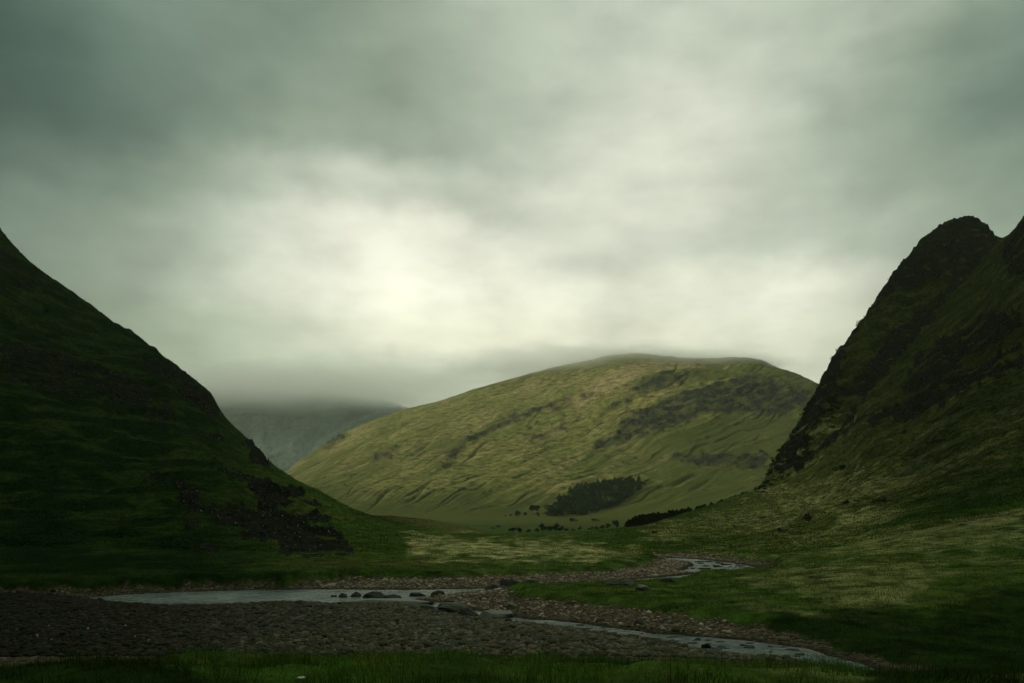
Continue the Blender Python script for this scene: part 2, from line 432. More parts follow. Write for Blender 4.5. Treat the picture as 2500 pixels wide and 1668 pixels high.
def near_fields(X, D, want_masks=True):
    """height and material masks of the glen floor and near hillsides at plan position (X, D)"""
    x = CX + F * X / D
    base = profile(NEAR, x, D)
    Yb = HY - F * base / D
    far = D > 130
    # ---- rock masks from where the crags stand
    jit = fbm(x / 26.0, Yb / 20.0, 3, 31) * 12.0
    rock = poly_mask(x, Yb, ROCK_L + ROCK_R, 5.0, jit)
    gr = poly_mask(x, Yb, GRASS_R, 12.0, jit)
    rock = rock * (1 - 0.8 * gr)
    left = sstep(1000, 850, x)
    right = sstep(1700, 1900, x)
    hill = sstep(105, 170, D) * np.maximum(left, right)
    # scattered small outcrops on both hillsides
    sp = fbm(X / 9.0, D / 16.0 + base / 9.0, 4, 50)
    rock = rock * (1 - 0.45 * sstep(520, 380, x) * sstep(1080, 1020, Yb))
    rock = np.maximum(rock * sstep(-0.45, 0.0, sp + 0.1), sstep(0.48, 0.62, sp) * hill * 0.7)
    # ---- relief
    hum = fbm(X / 3.1, D / 3.1, 4, 3)
    z = base + hum * (0.13 + 0.16 * sstep(9, 14, D) * sstep(27, 22, D)) * sstep(2, 10, D) * (1 - hill)
    z = z + fbm(X / 14.0, D / 14.0, 3, 8) * 0.16 * sstep(60, 110, D)
    # hillside undulation: long ribs that run down the slope
    big = fbm(X / 60.0 + 3, D / 60.0, 3, 12) * 4.0 + fbm(X / 17.0, D / 30.0, 4, 15) * 1.5
    small = fbm(X / 4.5, D / 6.0, 4, 18) * 0.55
    hmask = sstep(100, 200, D) * np.maximum(sstep(960, 700, x), sstep(1800, 2050, x))
    z = z + (big * hmask + small * hill) * np.clip(sstep(1000, 800, x) + right, 0, 1)
    # terraces / ledges on the right slope, dipping to the left
    q = (base - 0.42 * X + fbm(X / 40.0, D / 40.0, 3, 21) * 9.0)
    ledge = fbm(q / 7.0, X / 90.0, 3, 23)
    z = z + (ledge * 2.8 + fbm(q / 2.6, X / 30.0, 3, 24) * 0.9) * right * sstep(150, 300, D)
    # crags: steps and blocky ribs
    blk = ridged(X / 9.0, (D + base) / 12.0, 4, 27) - 0.5
    blk2 = fbm(X / 2.6, (D + base * 1.5) / 5.0, 4, 29)
    z = z + rock * (blk * 4.2 + blk2 * 1.3) * sstep(80, 150, D) * np.interp(D, [100, 200, 500], [0.42, 0.75, 1.0])
    sh = np.interp(D, [100, 160, 320], [1.6, 3.0, 6.5])
    wob = fbm(X / 11.0, D / 11.0, 3, 34) * 0.9 + 0.12 * X / sh
    u_ = z / sh + wob
    fl_ = np.floor(u_)
    z = z + rock * (0.35 + 0.15 * right) * ((fl_ + sstep(0.55, 0.95, u_ - fl_) - wob) * sh - z) * sstep(90, 130, D)
    gravel = np.zeros_like(z)
    wet = np.zeros_like(z)
    # ---- river bed cut into the floor
    nb = (D > 24) & (D < 134)
    if nb.any():
        xs, ds = X[nb], D[nb]
        j = fbm(xs / 4.0, ds / 4.0, 4, 40) * 1.1 + fbm(xs / 1.1, ds / 1.1, 2, 41) * 0.3
        sb = poly_sd(xs, ds, B_POLY) + j * 0.9
        sw = np.full(xs.shape, -1e9)
        for p in W_POLYS:
            sw = np.maximum(sw, poly_sd(xs, ds, p))
        sw = sw + j * 0.32
        bed = WATER + 0.05 + 0.30 * sstep(0.0, 5.0, -sw) + 0.05 * fbm(xs / 1.6, ds / 1.6, 3, 42) - 0.5 * sstep(-0.2, 1.6, sw)
        bw = np.interp(ds, [30, 60, 100], [1.6, 2.2, 2.6])
        k = sstep(0.0, 1.0, -sb / bw)
        zz = z[nb]
        z[nb] = bed + (np.maximum(zz, bed) - bed) * k
        gravel[nb] = 1 - sstep(0.15, 0.45, -sb / bw + fbm(xs / 1.7, ds / 1.7, 3, 44) * 0.25)
        wet[nb] = sstep(-0.8, 0.0, sw)
    if not want_masks:
        return z
    Y = HY - F * z / D
    jx = fbm(x / 60.0, Y / 9.0, 4, 60)
    dry = poly_mask(x, Y, DRY, 16.0, jx * 34.0 + fbm(X / 5.0, D / 7.0, 4, 62) * 14.0) * np.interp(x, [1500, 1700], [1.0, 0.42])
    streak = fbm(q / 3.2, X / 34.0, 4, 63)
    dry = np.maximum(dry * (0.55 + 0.45 * sstep(-0.3, 0.3, fbm(X / 2.2, D / 5.0, 4, 61))), right * sstep(0.0, 0.5, streak) * 0.6 * sstep(1000, 1200, Y + 200 * streak))
    brown = poly_mask(x, Y, BROWN, 5.0, jx * 6.0)
    brown = np.maximum(brown, right * sstep(110, 200, D) * (0.8 + 0.2 * sstep(-0.2, 0.3, fbm(X / 25.0, D / 30.0, 4, 66))))
    brown = np.maximum(brown, 0.35 * left * sstep(0.1, 0.5, fbm(X / 18.0, D / 24.0, 4, 68)))
    global shade_mask
    shade_mask = poly_mask(x, Y, SHADE_POLYS, 22.0, jx * 30.0) * 0.8
    pn = fbm(X / 13.0, D / 17.0 + base / 9.0, 5, 70)
    moor = sstep(900, 430, x + pn * 160) * (0.76 + 0.38 * sstep(-0.3, 0.25, pn)) * sstep(1500, 1440, Y)  # shade of the left slope, painted as dark cover
    shade_right = sstep(1850, 2250, x + pn * 120 - (Y - 1100) * 0.9) * (0.55 + 0.45 * sstep(-0.35, 0.2, pn + 0.6 * streak)) * sstep(60, 150, D)
    shade_mask = np.maximum(shade_mask, np.maximum(moor * 1.0, shade_right * 0.8))  # shade of side slopes, banks and corners, painted as dark cover
    shade_mask = shade_mask * (1 - gravel * 0.2)
    return z, np.clip(rock, 0, 1), np.clip(dry, 0, 1), np.clip(brown, 0, 1), gravel, wet


def grid_faces(nr, nc, keep=None):
    i = np.arange(nr - 1)[:, None] * nc + np.arange(nc - 1)[None, :]
    f = np.stack([i, i + 1, i + nc + 1, i + nc], -1).reshape(-1, 4)
    return f if keep is None else f[keep.reshape(-1)]


def mesh_np(name, verts, faces, attrs=None, smooth=True):
    """verts (n,3), faces (m,k) -> mesh; attrs {name: (n,3)} become colour attributes"""
    me = bpy.data.meshes.new(name)
    used = np.unique(faces)
    if len(used) < len(verts):
        remap = np.zeros(len(verts), np.int64)
        remap[used] = np.arange(len(used))
        verts, faces = verts[used], remap[faces]
        attrs = {k: v[used] for k, v in (attrs or {}).items()}
    m, k = faces.shape
    me.vertices.add(len(verts))
    me.vertices.foreach_set('co', np.ascontiguousarray(verts, np.float32).ravel())
    me.loops.add(m * k)
    me.loops.foreach_set('vertex_index', np.ascontiguousarray(faces, np.int32).ravel())
    me.polygons.add(m)
    me.polygons.foreach_set('loop_start', np.arange(0, m * k, k, dtype=np.int32))
    me.polygons.foreach_set('use_smooth', np.full(m, smooth))
    for an, av in (attrs or {}).items():
        a = me.attributes.new(an, 'FLOAT_COLOR', 'POINT')
        buf = np.ones((len(verts), 4), np.float32)
        buf[:, :3] = av
        a.data.foreach_set('color', buf.ravel())
    me.update()
    return me


def tag(o, label=None, cat=None, group=None, kind=None):
    if label:
        o['label'] = label
    if cat:
        o['category'] = cat
    if group:
        o['group'] = group
    if kind:
        o['kind'] = kind
    return o


def link(name, me, mat=None, parent=None, loc=None):
    o = bpy.data.objects.new(name, me)
    COL.objects.link(o)
    if mat is not None and me is not None and not me.materials:
        me.materials.append(mat)
    if parent is not None:
        o.parent = parent
    if loc is not None:
        o.location = loc
    return o


# ------------------------------------------------------------------ materials
def new_mat(name):
    m = bpy.data.materials.new(name)
    m.use_nodes = True
    nt = NT(m.node_tree)
    nt.n.clear()
    return m, nt


def finish(nt, col, rough=0.9, bump=None, bump_d=0.1, bump_s=0.6, spec=0.2):
    p = nt.node('ShaderNodeBsdfPrincipled', {'Base Color': col, 'Roughness': rough, 'Specular IOR Level': spec})
    if bump is not None:
        b = nt.node('ShaderNodeBump', {'Height': bump, 'Strength': bump_s, 'Distance': bump_d})
        nt.l.new(b.outputs[0], p.inputs['Normal'])
    nt.node('ShaderNodeOutputMaterial', {'Surface': p.outputs[0]})
    return p


def land_material(name, green, green2, dryc, brownc, rockc, scale=1.0, spec_speckle=True, bump_d=0.5, soft=(0.38, 0.62)):
    m, nt = new_mat(name)
    pos = nt.node('ShaderNodeNewGeometry').outputs['Position']
    a1 = nt.node('ShaderNodeAttribute', attribute_name='cover').outputs['Color']
    s1 = nt.node('ShaderNodeSeparateColor', {0: a1})
    a2 = nt.node('ShaderNodeAttribute', attribute_name='bed').outputs['Color']
    s2 = nt.node('ShaderNodeSeparateColor', {0: a2})
    nbig = nt.noise(pos, 0.045 * scale, 5, 0.6)
    nmed = nt.noise(pos, 0.5 * scale, 8, 0.68)
    nfin = nt.noise(pos, 3.5 * scale, 6, 0.7)
    col = nt.mix(nt.maprange(nbig, 0.35, 0.65), green, green2)
    col = nt.mix(nt.math('MULTIPLY', s1.outputs[2], nt.maprange(nmed, 0.3, 0.6)), col, brownc)
    col = nt.mix(nt.math('MULTIPLY', s1.outputs[1], nt.maprange(nmed, 0.26, 0.54)), col, dryc)
    col = nt.mix(s2.outputs[2], col, (0.0060, 0.0180, 0.0022))  # painted shade: near-black green over the masked slopes and corners
    lum = nt.maprange(nmed, 0.32, 0.68, 0.22, 1.85, False)
    lum2 = nt.maprange(nfin, 0.25, 0.75, 0.6, 1.4, False)
    col = nt.mix(1.0, col, nt.math('MULTIPLY', lum, lum2), 'MULTIPLY')
    # rock with pale lichen / quartz patches
    rk = nt.noise(pos, 0.9 * scale, 9, 0.72)
    rcol = nt.mix(nt.maprange(rk, 0.35, 0.68), tuple(c * 0.45 for c in rockc), tuple(c * 1.5 for c in rockc))
    if spec_speckle:
        sp = nt.noise(pos, 1.9, 4, 0.75)
        rcol = nt.mix(nt.maprange(sp, 0.635, 0.665), rcol, (0.40, 0.40, 0.36))
    rf = nt.maprange(nt.math('ADD', s1.outputs[0], nt.maprange(nmed, 0.3, 0.7, -0.25, 0.25, False)), *soft)
    col = nt.mix(rf, col, rcol)
    # gravel of the river bed
    vor = nt.node('ShaderNodeTexVoronoi', {'Vector': pos, 'Scale': 5.0}, feature='F1')
    gcol = nt.ramp(nt.node('ShaderNodeSeparateColor', {0: vor.outputs['Color']}).outputs[0],
                   [(0.0, (0.05, 0.045, 0.035)), (0.4, (0.11, 0.09, 0.065)), (0.75, (0.17, 0.12, 0.085)), (1.0, (0.26, 0.22, 0.17))])
    gcol = nt.mix(nt.math('MULTIPLY', s2.outputs[1], 0.6), gcol, (0.02, 0.02, 0.016))
    col = nt.mix(s2.outputs[0], col, gcol)
    h = nt.math('ADD', nt.math('MULTIPLY', nmed, 1.0), nt.math('MULTIPLY', nfin, 0.35))
    h = nt.math('ADD', h, nt.math('MULTIPLY', nt.math('MULTIPLY', rk, rf), 2.0))
    h = nt.math('SUBTRACT', h, nt.math('MULTIPLY', nt.math('MULTIPLY', vor.outputs['Distance'], s2.outputs[0]), 1.0))
    finish(nt, col, 0.95, h, bump_d, 0.9, 0.02)
    return m


M_LAND = land_material("moor_grass", (0.042, 0.086, 0.011), (0.074, 0.100, 0.017), (0.42, 0.38, 0.17), (0.100, 0.088, 0.024), (0.017, 0.020, 0.014))
M_MID = land_material("mountain_grass", (0.115, 0.126, 0.032), (0.150, 0.142, 0.044), (0.22, 0.18, 0.085), (0.034, 0.050, 0.011), (0.028, 0.034, 0.024), scale=0.12, spec_speckle=False, bump_d=2.5, soft=(0.12, 0.95))

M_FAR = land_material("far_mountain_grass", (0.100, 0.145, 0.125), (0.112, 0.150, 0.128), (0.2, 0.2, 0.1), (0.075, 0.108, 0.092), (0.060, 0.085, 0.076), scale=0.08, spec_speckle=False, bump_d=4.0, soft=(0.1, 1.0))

# ------------------------------------------------------------------ build the near terrain
xc = np.concatenate([np.arange(-1100, -140, 20.0), np.arange(-140, 2640, 2.3), np.arange(2640, 3600, 20.0)])
dl = [1.5]
while dl[-1] < 1050:
    D = dl[-1]
    if D < 15:
        st = 0.3
    elif D < 34:
        st = 0.22
    elif D < 130:
        st = min(max(0.2, D * D / 12000 * 1.5), 1.0)
    elif D < 710:
        st = 0.95
    else:
        st = 6.0
    dl.append(D + st)
dr = np.array(dl)
gx, gd = np.meshgrid(xc, dr)
GX = (gx - CX) / F * gd
z, rock, dry, brown, gravel, wet = near_fields(GX.ravel(), gd.ravel())
V = np.stack([GX.ravel(), gd.ravel(), z], -1)
cover = np.stack([rock, dry, brown], -1)
bedm = np.stack([gravel, wet, shade_mask], -1)
nr, nc = gx.shape
fx = gx[:-1, :-1]
fd = gd[:-1, :-1]
foot = np.interp(fx, [p[0] for p in NEAR[7]], [p[1] for p in NEAR[7]])
left_f = (fx < 1060) & (fd > foot)
right_f = (fx > 1640) & (fd > foot + 8)
for nm, keep in (("ground", ~(left_f | right_f)), ("hill", left_f), ("hill", right_f)):
    me = mesh_np(nm, V, grid_faces(nr, nc, keep), {'cover': cover, 'bed': bedm})
    o = link(nm, me, M_LAND)
    tag(o, kind='structure')
    print(nm, len(me.vertices))


def ground_z(X, D):
    X, D = np.atleast_1d(np.asarray(X, float)), np.atleast_1d(np.asarray(D, float))
    return near_fields(X, D, False)


def find_depth(xs, Ys, hfun, d0, d1, n=700):
    """depth at which the line of sight through (x, Y) first meets a surface"""
    res = []
    Dv = np.linspace(d0, d1, n)
    for x, Y in zip(xs, Ys):
        zz = hfun((x - CX) / F * Dv, Dv)
        yy = HY - F * zz / Dv
        k = np.argmax(yy <= Y)
        res.append(Dv[k] if yy[k] <= Y else np.nan)
    return np.array(res)


# ------------------------------------------------------------------ the mountain that closes the glen, and a farther one
MIDC = [
    C((-400, 980, -17), (2700, 980, -17)),
    C((-400, 1060, -14.5), (1500, 1060, -14.5), (1900, 1060, -12), (2700, 1060, 0)),
    C((-400, 1300, 'y', 1250), (900, 1300, 'y', 1254), (1400, 1300, 'y', 1259), (1600, 1300, 'y', 1252), (1800, 1300, 'y', 1236), (2700, 1300, 'y', 1200)),
    C((-400, 1750, 'y', 1200), (600, 1750, 'y', 1185), (700, 1750, 'y', 1180), (850, 1750, 'y', 1155), (1000, 1750, 'y', 1135), (1250, 1750, 'y', 1115), (1500, 1750, 'y', 1105), (1800, 1750, 'y', 1075),
      (2000, 1750, 'y', 1060), (2700, 1750, 'y', 1080)),
    C((-400, 2150, 'y', 1190), (600, 2150, 'y', 1168), (703, 2150, 'y', 1162), (800, 2150, 'y', 1112), (900, 2150, 'y', 1076), (1000, 2150, 'y', 1052), (1250, 2150, 'y', 1008), (1416, 2150, 'y', 965), (1500, 2150, 'y', 938),
      (1569, 2150, 'y', 916), (1590, 2150, 'y', 907), (1633, 2150, 'y', 896), (1697, 2150, 'y', 890), (1744, 2150, 'y', 894), (1808, 2150, 'y', 892), (1872, 2150, 'y', 901), (1920, 2150, 'y', 911),
      (1993, 2150, 'y', 940), (2100, 2150, 'y', 985), (2700, 2150, 'y', 1120)),
    C((-400, 2380, 'y', 1190), (600, 2380, 'y', 1172), (703, 2380, 'y', 1158), (800, 2380, 'y', 1092), (900, 2380, 'y', 1046), (1000, 2380, 'y', 1022), (1250, 2380, 'y', 962), (1416, 2380, 'y', 928), (1500, 2380, 'y', 906),
      (1569, 2380, 'y', 902), (1633, 2380, 'y', 899), (1697, 2380, 'y', 896), (1744, 2380, 'y', 900), (1808, 2380, 'y', 899), (1872, 2380, 'y', 910), (1920, 2380, 'y', 925), (1993, 2380, 'y', 960), (2700, 2380, 'y', 1150)),
    ymap([(-400, 1190), (600, 1190), (665, 1168), (703, 1152), (725, 1128), (780, 1093), (869, 1045), (940, 1017), (997, 998), (1064, 985), (1128, 964), (1170, 950), (1255, 926), (1340, 903), (1415, 888),
          (1489, 871), (1542, 866), (1596, 870), (1660, 878), (1730, 879), (1808, 875), (1851, 879), (1904, 903), (1957, 928), (2000, 955), (2100, 1010), (2700, 1150)], [(-400, 2700), (2700, 2700)]),
    C((-400, 3300, 0), (700, 3300, 0), (1000, 3300, 150), (1500, 3300, 330), (1900, 3300, 280), (2700, 3300, 60)),
]
ROCK_M = [
    [(1512, 1024), (1537, 1008), (1585, 995), (1633, 964), (1697, 948), (1824, 916), (1984, 954), (1960, 999), (1872, 1011), (1792, 1015), (1712, 1018), (1680, 1040), (1601, 1059), (1521, 1082), (1441, 1098), (1441, 1078), (1505, 1062)],
    [(1559, 941), (1575, 919), (1633, 900), (1760, 906), (1697, 916), (1633, 935), (1553, 973), (1473, 1011), (1455, 1026), (1505, 980)],
    [(1633, 1113), (1728, 1110), (1872, 1108), (1872, 1142), (1792, 1139), (1697, 1142)],
    [(1062, 1141), (1093, 1107), (1156, 1062), (1252, 1014), (1330, 985), (1350, 992), (1220, 1045), (1140, 1093), (1093, 1135)],
    [(901, 1098), (975, 1100), (960, 1116), (910, 1122)], [(780, 1083), (840, 1055), (850, 1060), (800, 1090)],
    [(1280, 1070), (1370, 1040), (1380, 1046), (1290, 1078)], [(1330, 1000), (1440, 960), (1450, 966), (1350, 1010)],
]
DRY_M = [[(1380, 985), (1440, 945), (1500, 905), (1560, 880), (1700, 880), (1850, 880), (1700, 890), (1590, 905), (1560, 925), (1480, 965), (1420, 1000)]]


def mid_fields(X, D, want_masks=True):
    x = CX + F * X / D
    base = profile(MIDC, x, D)
    Yb = HY - F * base / D
    face = sstep(1250, 1500, D)
    jit = fbm(x / 30.0, Yb / 18.0, 4, 131) * 14.0
    # fall-line direction of the streaks: down to the left across the picture of the slope
    al = (x * 0.93 - Yb * 0.36)
    ac = (x * 0.40 + Yb * 0.92) + fbm(x / 300.0, Yb / 200.0, 3, 133) * 20.0
    r = fbm(al / 80.0, ac / 11.0, 4, 135)
    r2 = fbm(x / 34.0, Yb / 13.0, 5, 136)
    rock = poly_mask(x, Yb, ROCK_M, 16.0, jit) * (0.5 + 0.5 * sstep(-0.4, 0.4, r2 + 0.5 * r))
    band = sstep(930, 1000, Yb) * sstep(1140, 1060, Yb) * sstep(1150, 1350, x)
    rock = np.maximum(rock, band * sstep(0.34, 0.7, r) * 0.6)
    rock = np.maximum(rock, 0.45 * sstep(0.5, 0.75, r) * face)
    streaks = fbm(al / 150.0, ac / 4.4, 4, 160)
    gl = np.abs(perlin(ac / 46.0 + 0.5 * perlin(al / 90.0, ac / 60.0, 163), al / 700.0, 164))
    gully = sstep(0.075, 0.0, gl) * sstep(-0.25, 0.15, fbm(al / 190.0, ac / 60.0, 2, 165)) * face * sstep(2600, 2300, D)
    z = base - gully * 4.5 + streaks * 1.2 * face + face * (fbm(X / 260.0, D / 320.0, 3, 140) * 12.0 * sstep(2650, 2200, D) + fbm(al / 220.0, ac / 14.0, 4, 142) * 2.6 + fbm(X / 30.0, D / 60.0, 4, 145) * 1.2)
    z = z + rock * (ridged(X / 55.0, (D + base) / 60.0, 5, 148) - 0.45) * 17.0 * face
    z = z + (1 - face) * fbm(X / 40.0, D / 50.0, 3, 150) * 0.8
    if not want_masks:
        return z
    dry = poly_mask(x, Yb, DRY_M, 10.0, jit)
    dry = np.maximum(dry, (0.5 * sstep(0.0, 0.5, fbm(al / 160.0, ac / 16.0, 4, 152)) + 0.22 * sstep(0.1, 0.5, streaks)) * face)
    green = sstep(1380, 1700, x + jit * 7) * sstep(985, 1080, Yb) + sstep(1185, 1245, Yb + jit) + 0.6 * sstep(1650, 1850, x + jit * 4)
    brown = np.clip(np.clip(green, 0, 1) * 0.95 + 0.38 * sstep(0.1, 0.45, -streaks) * face + 0.35 * gully + 0.6 * sstep(0.0, 0.5, fbm(al / 420.0, ac / 110.0, 3, 167)) * face, 0, 1)  # gullies and broad shadow patches painted dark into the cover
    return z, np.clip(rock, 0, 1), np.clip(dry * (1 - 0.7 * np.clip(green, 0, 1)), 0, 1), brown


xm = np.concatenate([np.arange(-380, 500, 30.0), np.arange(500, 2120, 2.0), np.arange(2120, 2700, 30.0)])
dm = np.concatenate([np.arange(980, 1300, 6.0), np.arange(1300, 2760, 2.6), np.arange(2760, 3300, 15.0)])
gx, gd = np.meshgrid(xm, dm)
GX = (gx - CX) / F * gd
z, rock, dry, brown = mid_fields(GX.ravel(), gd.ravel())
me = mesh_np("mountain", np.stack([GX.ravel(), gd.ravel(), z], -1), grid_faces(*gx.shape), {'cover': np.stack([rock, dry, brown], -1), 'bed': np.zeros((len(z), 3))})
tag(link("mountain", me, M_MID), kind='structure')
print('mountain', len(me.vertices))

FARC = [C((-300, 3250, -10), (2200, 3250, -10)),
        C((-300, 3900, 'y', 1180), (400, 3900, 'y', 1150), (900, 3900, 'y', 1120), (1500, 3900, 'y', 1090), (2200, 3900, 'y', 1150)),
        C((-300, 4700, 'y', 1000), (300, 4700, 'y', 965), (560, 4700, 'y', 955), (800, 4700, 'y', 965), (950, 4700, 'y', 985), (1050, 4700, 'y', 1010), (1300, 4700, 'y', 1080), (2200, 4700, 'y', 1150)),
        C((-300, 5600, 200), (2200, 5600, 200))]
gx, gd = np.meshgrid(np.arange(-300, 2200, 4.0), np.concatenate([np.arange(3250, 4750, 9.0), np.arange(4750, 5600, 50.0)]))
GX = (gx - CX) / F * gd
z = profile(FARC, gx.ravel(), gd.ravel())
Xr, Dr = GX.ravel(), gd.ravel()
r = ridged(Xr / 160.0, Dr / 400.0, 5, 170)
z = z + (r - 0.5) * 22 * sstep(3300, 3700, Dr) + fbm(Xr / 60.0, Dr / 60.0, 4, 175) * 9
rk = sstep(0.0, 0.5, fbm(Xr / 90.0, Dr / 140.0, 4, 177))
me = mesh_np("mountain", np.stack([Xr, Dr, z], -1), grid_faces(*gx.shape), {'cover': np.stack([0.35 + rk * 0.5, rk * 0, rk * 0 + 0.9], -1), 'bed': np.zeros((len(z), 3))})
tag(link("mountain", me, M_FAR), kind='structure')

# plain that carries everything to the horizon, and the unseen valley sides beside and behind the photographer
g = 8500.0
me = mesh_np("ground", np.array([[-g, -g, -24.0], [g, -g, -24.0], [g, g, -24.0], [-g, g, -24.0]]), np.array([[0, 1, 2, 3]]), {'cover': np.zeros((4, 3)), 'bed': np.zeros((4, 3))})
tag(link("ground", me, M_LAND), kind='structure')
xs = np.arange(-1100, 1101, 11.0)
ys = np.arange(-1000, 1020, 11.0)
gx, gy = np.meshgrid(xs, ys)
ax_ = np.abs(gx)
hz = -1.7 + np.clip(ax_ - 45, 0, 1000) * np.where(gx < 0, 0.99, 0.72) + np.clip(-gy - 90, 0, 500) * 0.45  # left side raised far up to block the sun from the glen
hz = np.minimum(hz, np.where(gx < 0, 960, 330) + 40 * perlin(gx / 200, gy / 200, 5)) + fbm(gx / 60, gy / 60, 4, 6) * np.clip((np.hypot(gx, gy) - 40) / 20, 0, 7)
vis = (gy[:-1, :-1] > -13) & (ax_[:-1, :-1] < 1.08 * gy[:-1, :-1] + 14)
me = mesh_np("hill", np.stack([gx, gy, hz], -1).reshape(-1, 3), grid_faces(*gx.shape, ~vis),
             {'cover': np.stack([0.4 + 0 * hz, 0 * hz, 0.4 + 0 * hz], -1).reshape(-1, 3) * 0 + 0.3, 'bed': np.zeros((hz.size, 3))})
tag(link("hill", me, M_LAND), kind='structure')

# unseen skirt added to keep the sun from slipping under that raised side
sD = np.arange(-14, 975, 8.0)
sX = -(1.10 * sD + 22)
top = np.minimum(-1.7 + np.clip(-sX - 45, 0, 1000) * 0.99, 960) + 12
rowsz = [np.full(len(sD), -12.0), top * 0.5, top]
off3 = [0, -1.5, -6]
vs = np.concatenate([np.stack([sX + o_, sD, zz_], -1) for zz_, o_ in zip(rowsz, off3)])
me = mesh_np("hill", vs, grid_faces(3, len(sD)), {'cover': np.full((len(vs), 3), 0.3), 'bed': np.zeros((len(vs), 3))})
tag(link("hill", me, M_LAND), kind='structure')

# ------------------------------------------------------------------ the river
m_water, nt = new_mat("river_water")
pos = nt.node('ShaderNodeNewGeometry').outputs['Position']
wv = nt.noise(nt.vmath('MULTIPLY', pos, (0.7, 1.0, 1.0)), 1.7, 6, 0.7)
wv2 = nt.noise(pos, 0.35, 3, 0.5)
rf_ = nt.noise(nt.vmath('MULTIPLY', pos, (0.45, 1.5, 1.0)), 2.0, 6, 0.75)
wcol = nt.mix(nt.maprange(rf_, 0.42, 0.66), (0.035, 0.060, 0.060), (0.21, 0.30, 0.30))
b = nt.node('ShaderNodeBump', {'Height': nt.math('MULTIPLY', wv, nt.maprange(wv2, 0.35, 0.65, 0.5, 1.7, False)), 'Strength': 1.0, 'Distance': 0.34})
p = nt.node('ShaderNodeBsdfPrincipled', {'Base Color': wcol, 'Specular IOR Level': 0.8, 'Roughness': 0.22, 'IOR': 1.33, 'Normal': b.outputs[0]})
nt.node('ShaderNodeOutputMaterial', {'Surface': p.outputs[0]})
xs = np.linspace(-75, 75, 76)
ys = np.linspace(25, 132, 60)
gx, gy = np.meshgrid(xs, ys)
me = mesh_np("river", np.stack([gx, gy, gx * 0 + WATER], -1).reshape(-1, 3), grid_faces(*gx.shape))
tag(link("river", me, m_water), kind='structure')

# ------------------------------------------------------------------ the air of the glen
def box(name, x0, x1, y0, y1, z0, z1):
    v = np.array([[x, y, z] for z in (z0, z1) for y in (y0, y1) for x in (x0, x1)], float)
    f = np.array([[0, 2, 3, 1], [4, 5, 7, 6], [0, 1, 5, 4], [2, 6, 7, 3], [0, 4, 6, 2], [1, 3, 7, 5]])
    return mesh_np(name, v, f, smooth=False)


HAZE = 0.00005
m_haze, nt = new_mat("haze_air")
pv = nt.node('ShaderNodeVolumePrincipled', {'Color': (0.93, 0.985, 0.91), 'Density': HAZE, 'Anisotropy': 0.35})
nt.node('ShaderNodeOutputMaterial', {'Volume': pv.outputs[0]})
tag(link("haze", box("haze", -8900, 8900, -8900, 8900, -26, 1000), m_haze), kind='stuff')


def low_cloud(center, radii, dens, seed):  # cloud cap resting on a summit, a soft-edged ellipsoid
    m, nt = new_mat("low_cloud_air")
    tcn = nt.node('ShaderNodeTexCoord').outputs['Object']
    r = nt.vmath('LENGTH', tcn)
    n = nt.noise(nt.vmath('ADD', nt.vmath('MULTIPLY', tcn, (3.0, 3.0, 1.2)), (seed, 0, 0)), 1.6, 3, 0.55)
    d = nt.maprange(nt.math('ADD', r, nt.maprange(n, 0.3, 0.7, -0.22, 0.22, False)), 0.92, 0.45, 0.0, dens)
    pv = nt.node('ShaderNodeVolumePrincipled', {'Color': (1.0, 1.0, 0.995), 'Density': d, 'Anisotropy': 0.88})
    nt.node('ShaderNodeOutputMaterial', {'Volume': pv.outputs[0]})
    th = np.linspace(0, math.pi, 13)[:, None]
    ph = np.linspace(0, 2 * math.pi, 25)[None, :]
    v = np.stack([np.sin(th) * np.cos(ph), np.sin(th) * np.sin(ph), np.cos(th) + 0 * ph], -1).reshape(-1, 3)
    o = link("low_cloud", mesh_np("low_cloud", v, grid_faces(13, 25)[:, ::-1], smooth=False), m, loc=center)
    o.scale = radii
    tag(o, kind='stuff')
    return o


low_cloud((340, 2680, 482), (780, 350, 80), 0.0078, 3.0)
low_cloud((-1250, 4300, 665), (1700, 380, 165), 0.0075, 11.0)
#STAGE2

# ------------------------------------------------------------------ rocks and cobbles
def simple_mat(name, stops_attr=None, color=(0.1, 0.1, 0.1), rough=0.85, nscale=6.0, contrast=0.5, bump_d=0.03, spec=0.2, speckle=None):
    m, nt = new_mat(name)
    tcn = nt.node('ShaderNodeTexCoord').outputs['Object']
    n = nt.noise(tcn, nscale, 6, 0.65)
    base = nt.node('ShaderNodeAttribute', attribute_name='tint').outputs['Color'] if stops_attr else color
    col = nt.mix(1.0, base, nt.maprange(n, 0.25, 0.75, 1 - contrast, 1 + contrast, False), 'MULTIPLY')
    if speckle is not None:
        sp = nt.noise(tcn, nscale * 2.2, 3, 0.7)
        col = nt.mix(nt.maprange(sp, 0.60, 0.66), col, speckle)
    finish(nt, col, rough, n, bump_d, 0.7, spec)
    return m


def leaf_mat(name):
    m, nt = new_mat(name)
    base = nt.node('ShaderNodeAttribute', attribute_name='tint').outputs['Color']
    p = nt.node('ShaderNodeBsdfPrincipled', {'Base Color': base, 'Roughness': 0.8, 'Specular IOR Level': 0.03})
    t = nt.node('ShaderNodeBsdfTranslucent', {'Color': base})
    mx = nt.node('ShaderNodeMixShader', {0: 0.25, 1: p.outputs[0], 2: t.outputs[0]})
    nt.node('ShaderNodeOutputMaterial', {'Surface': mx.outputs[0]})
    return m


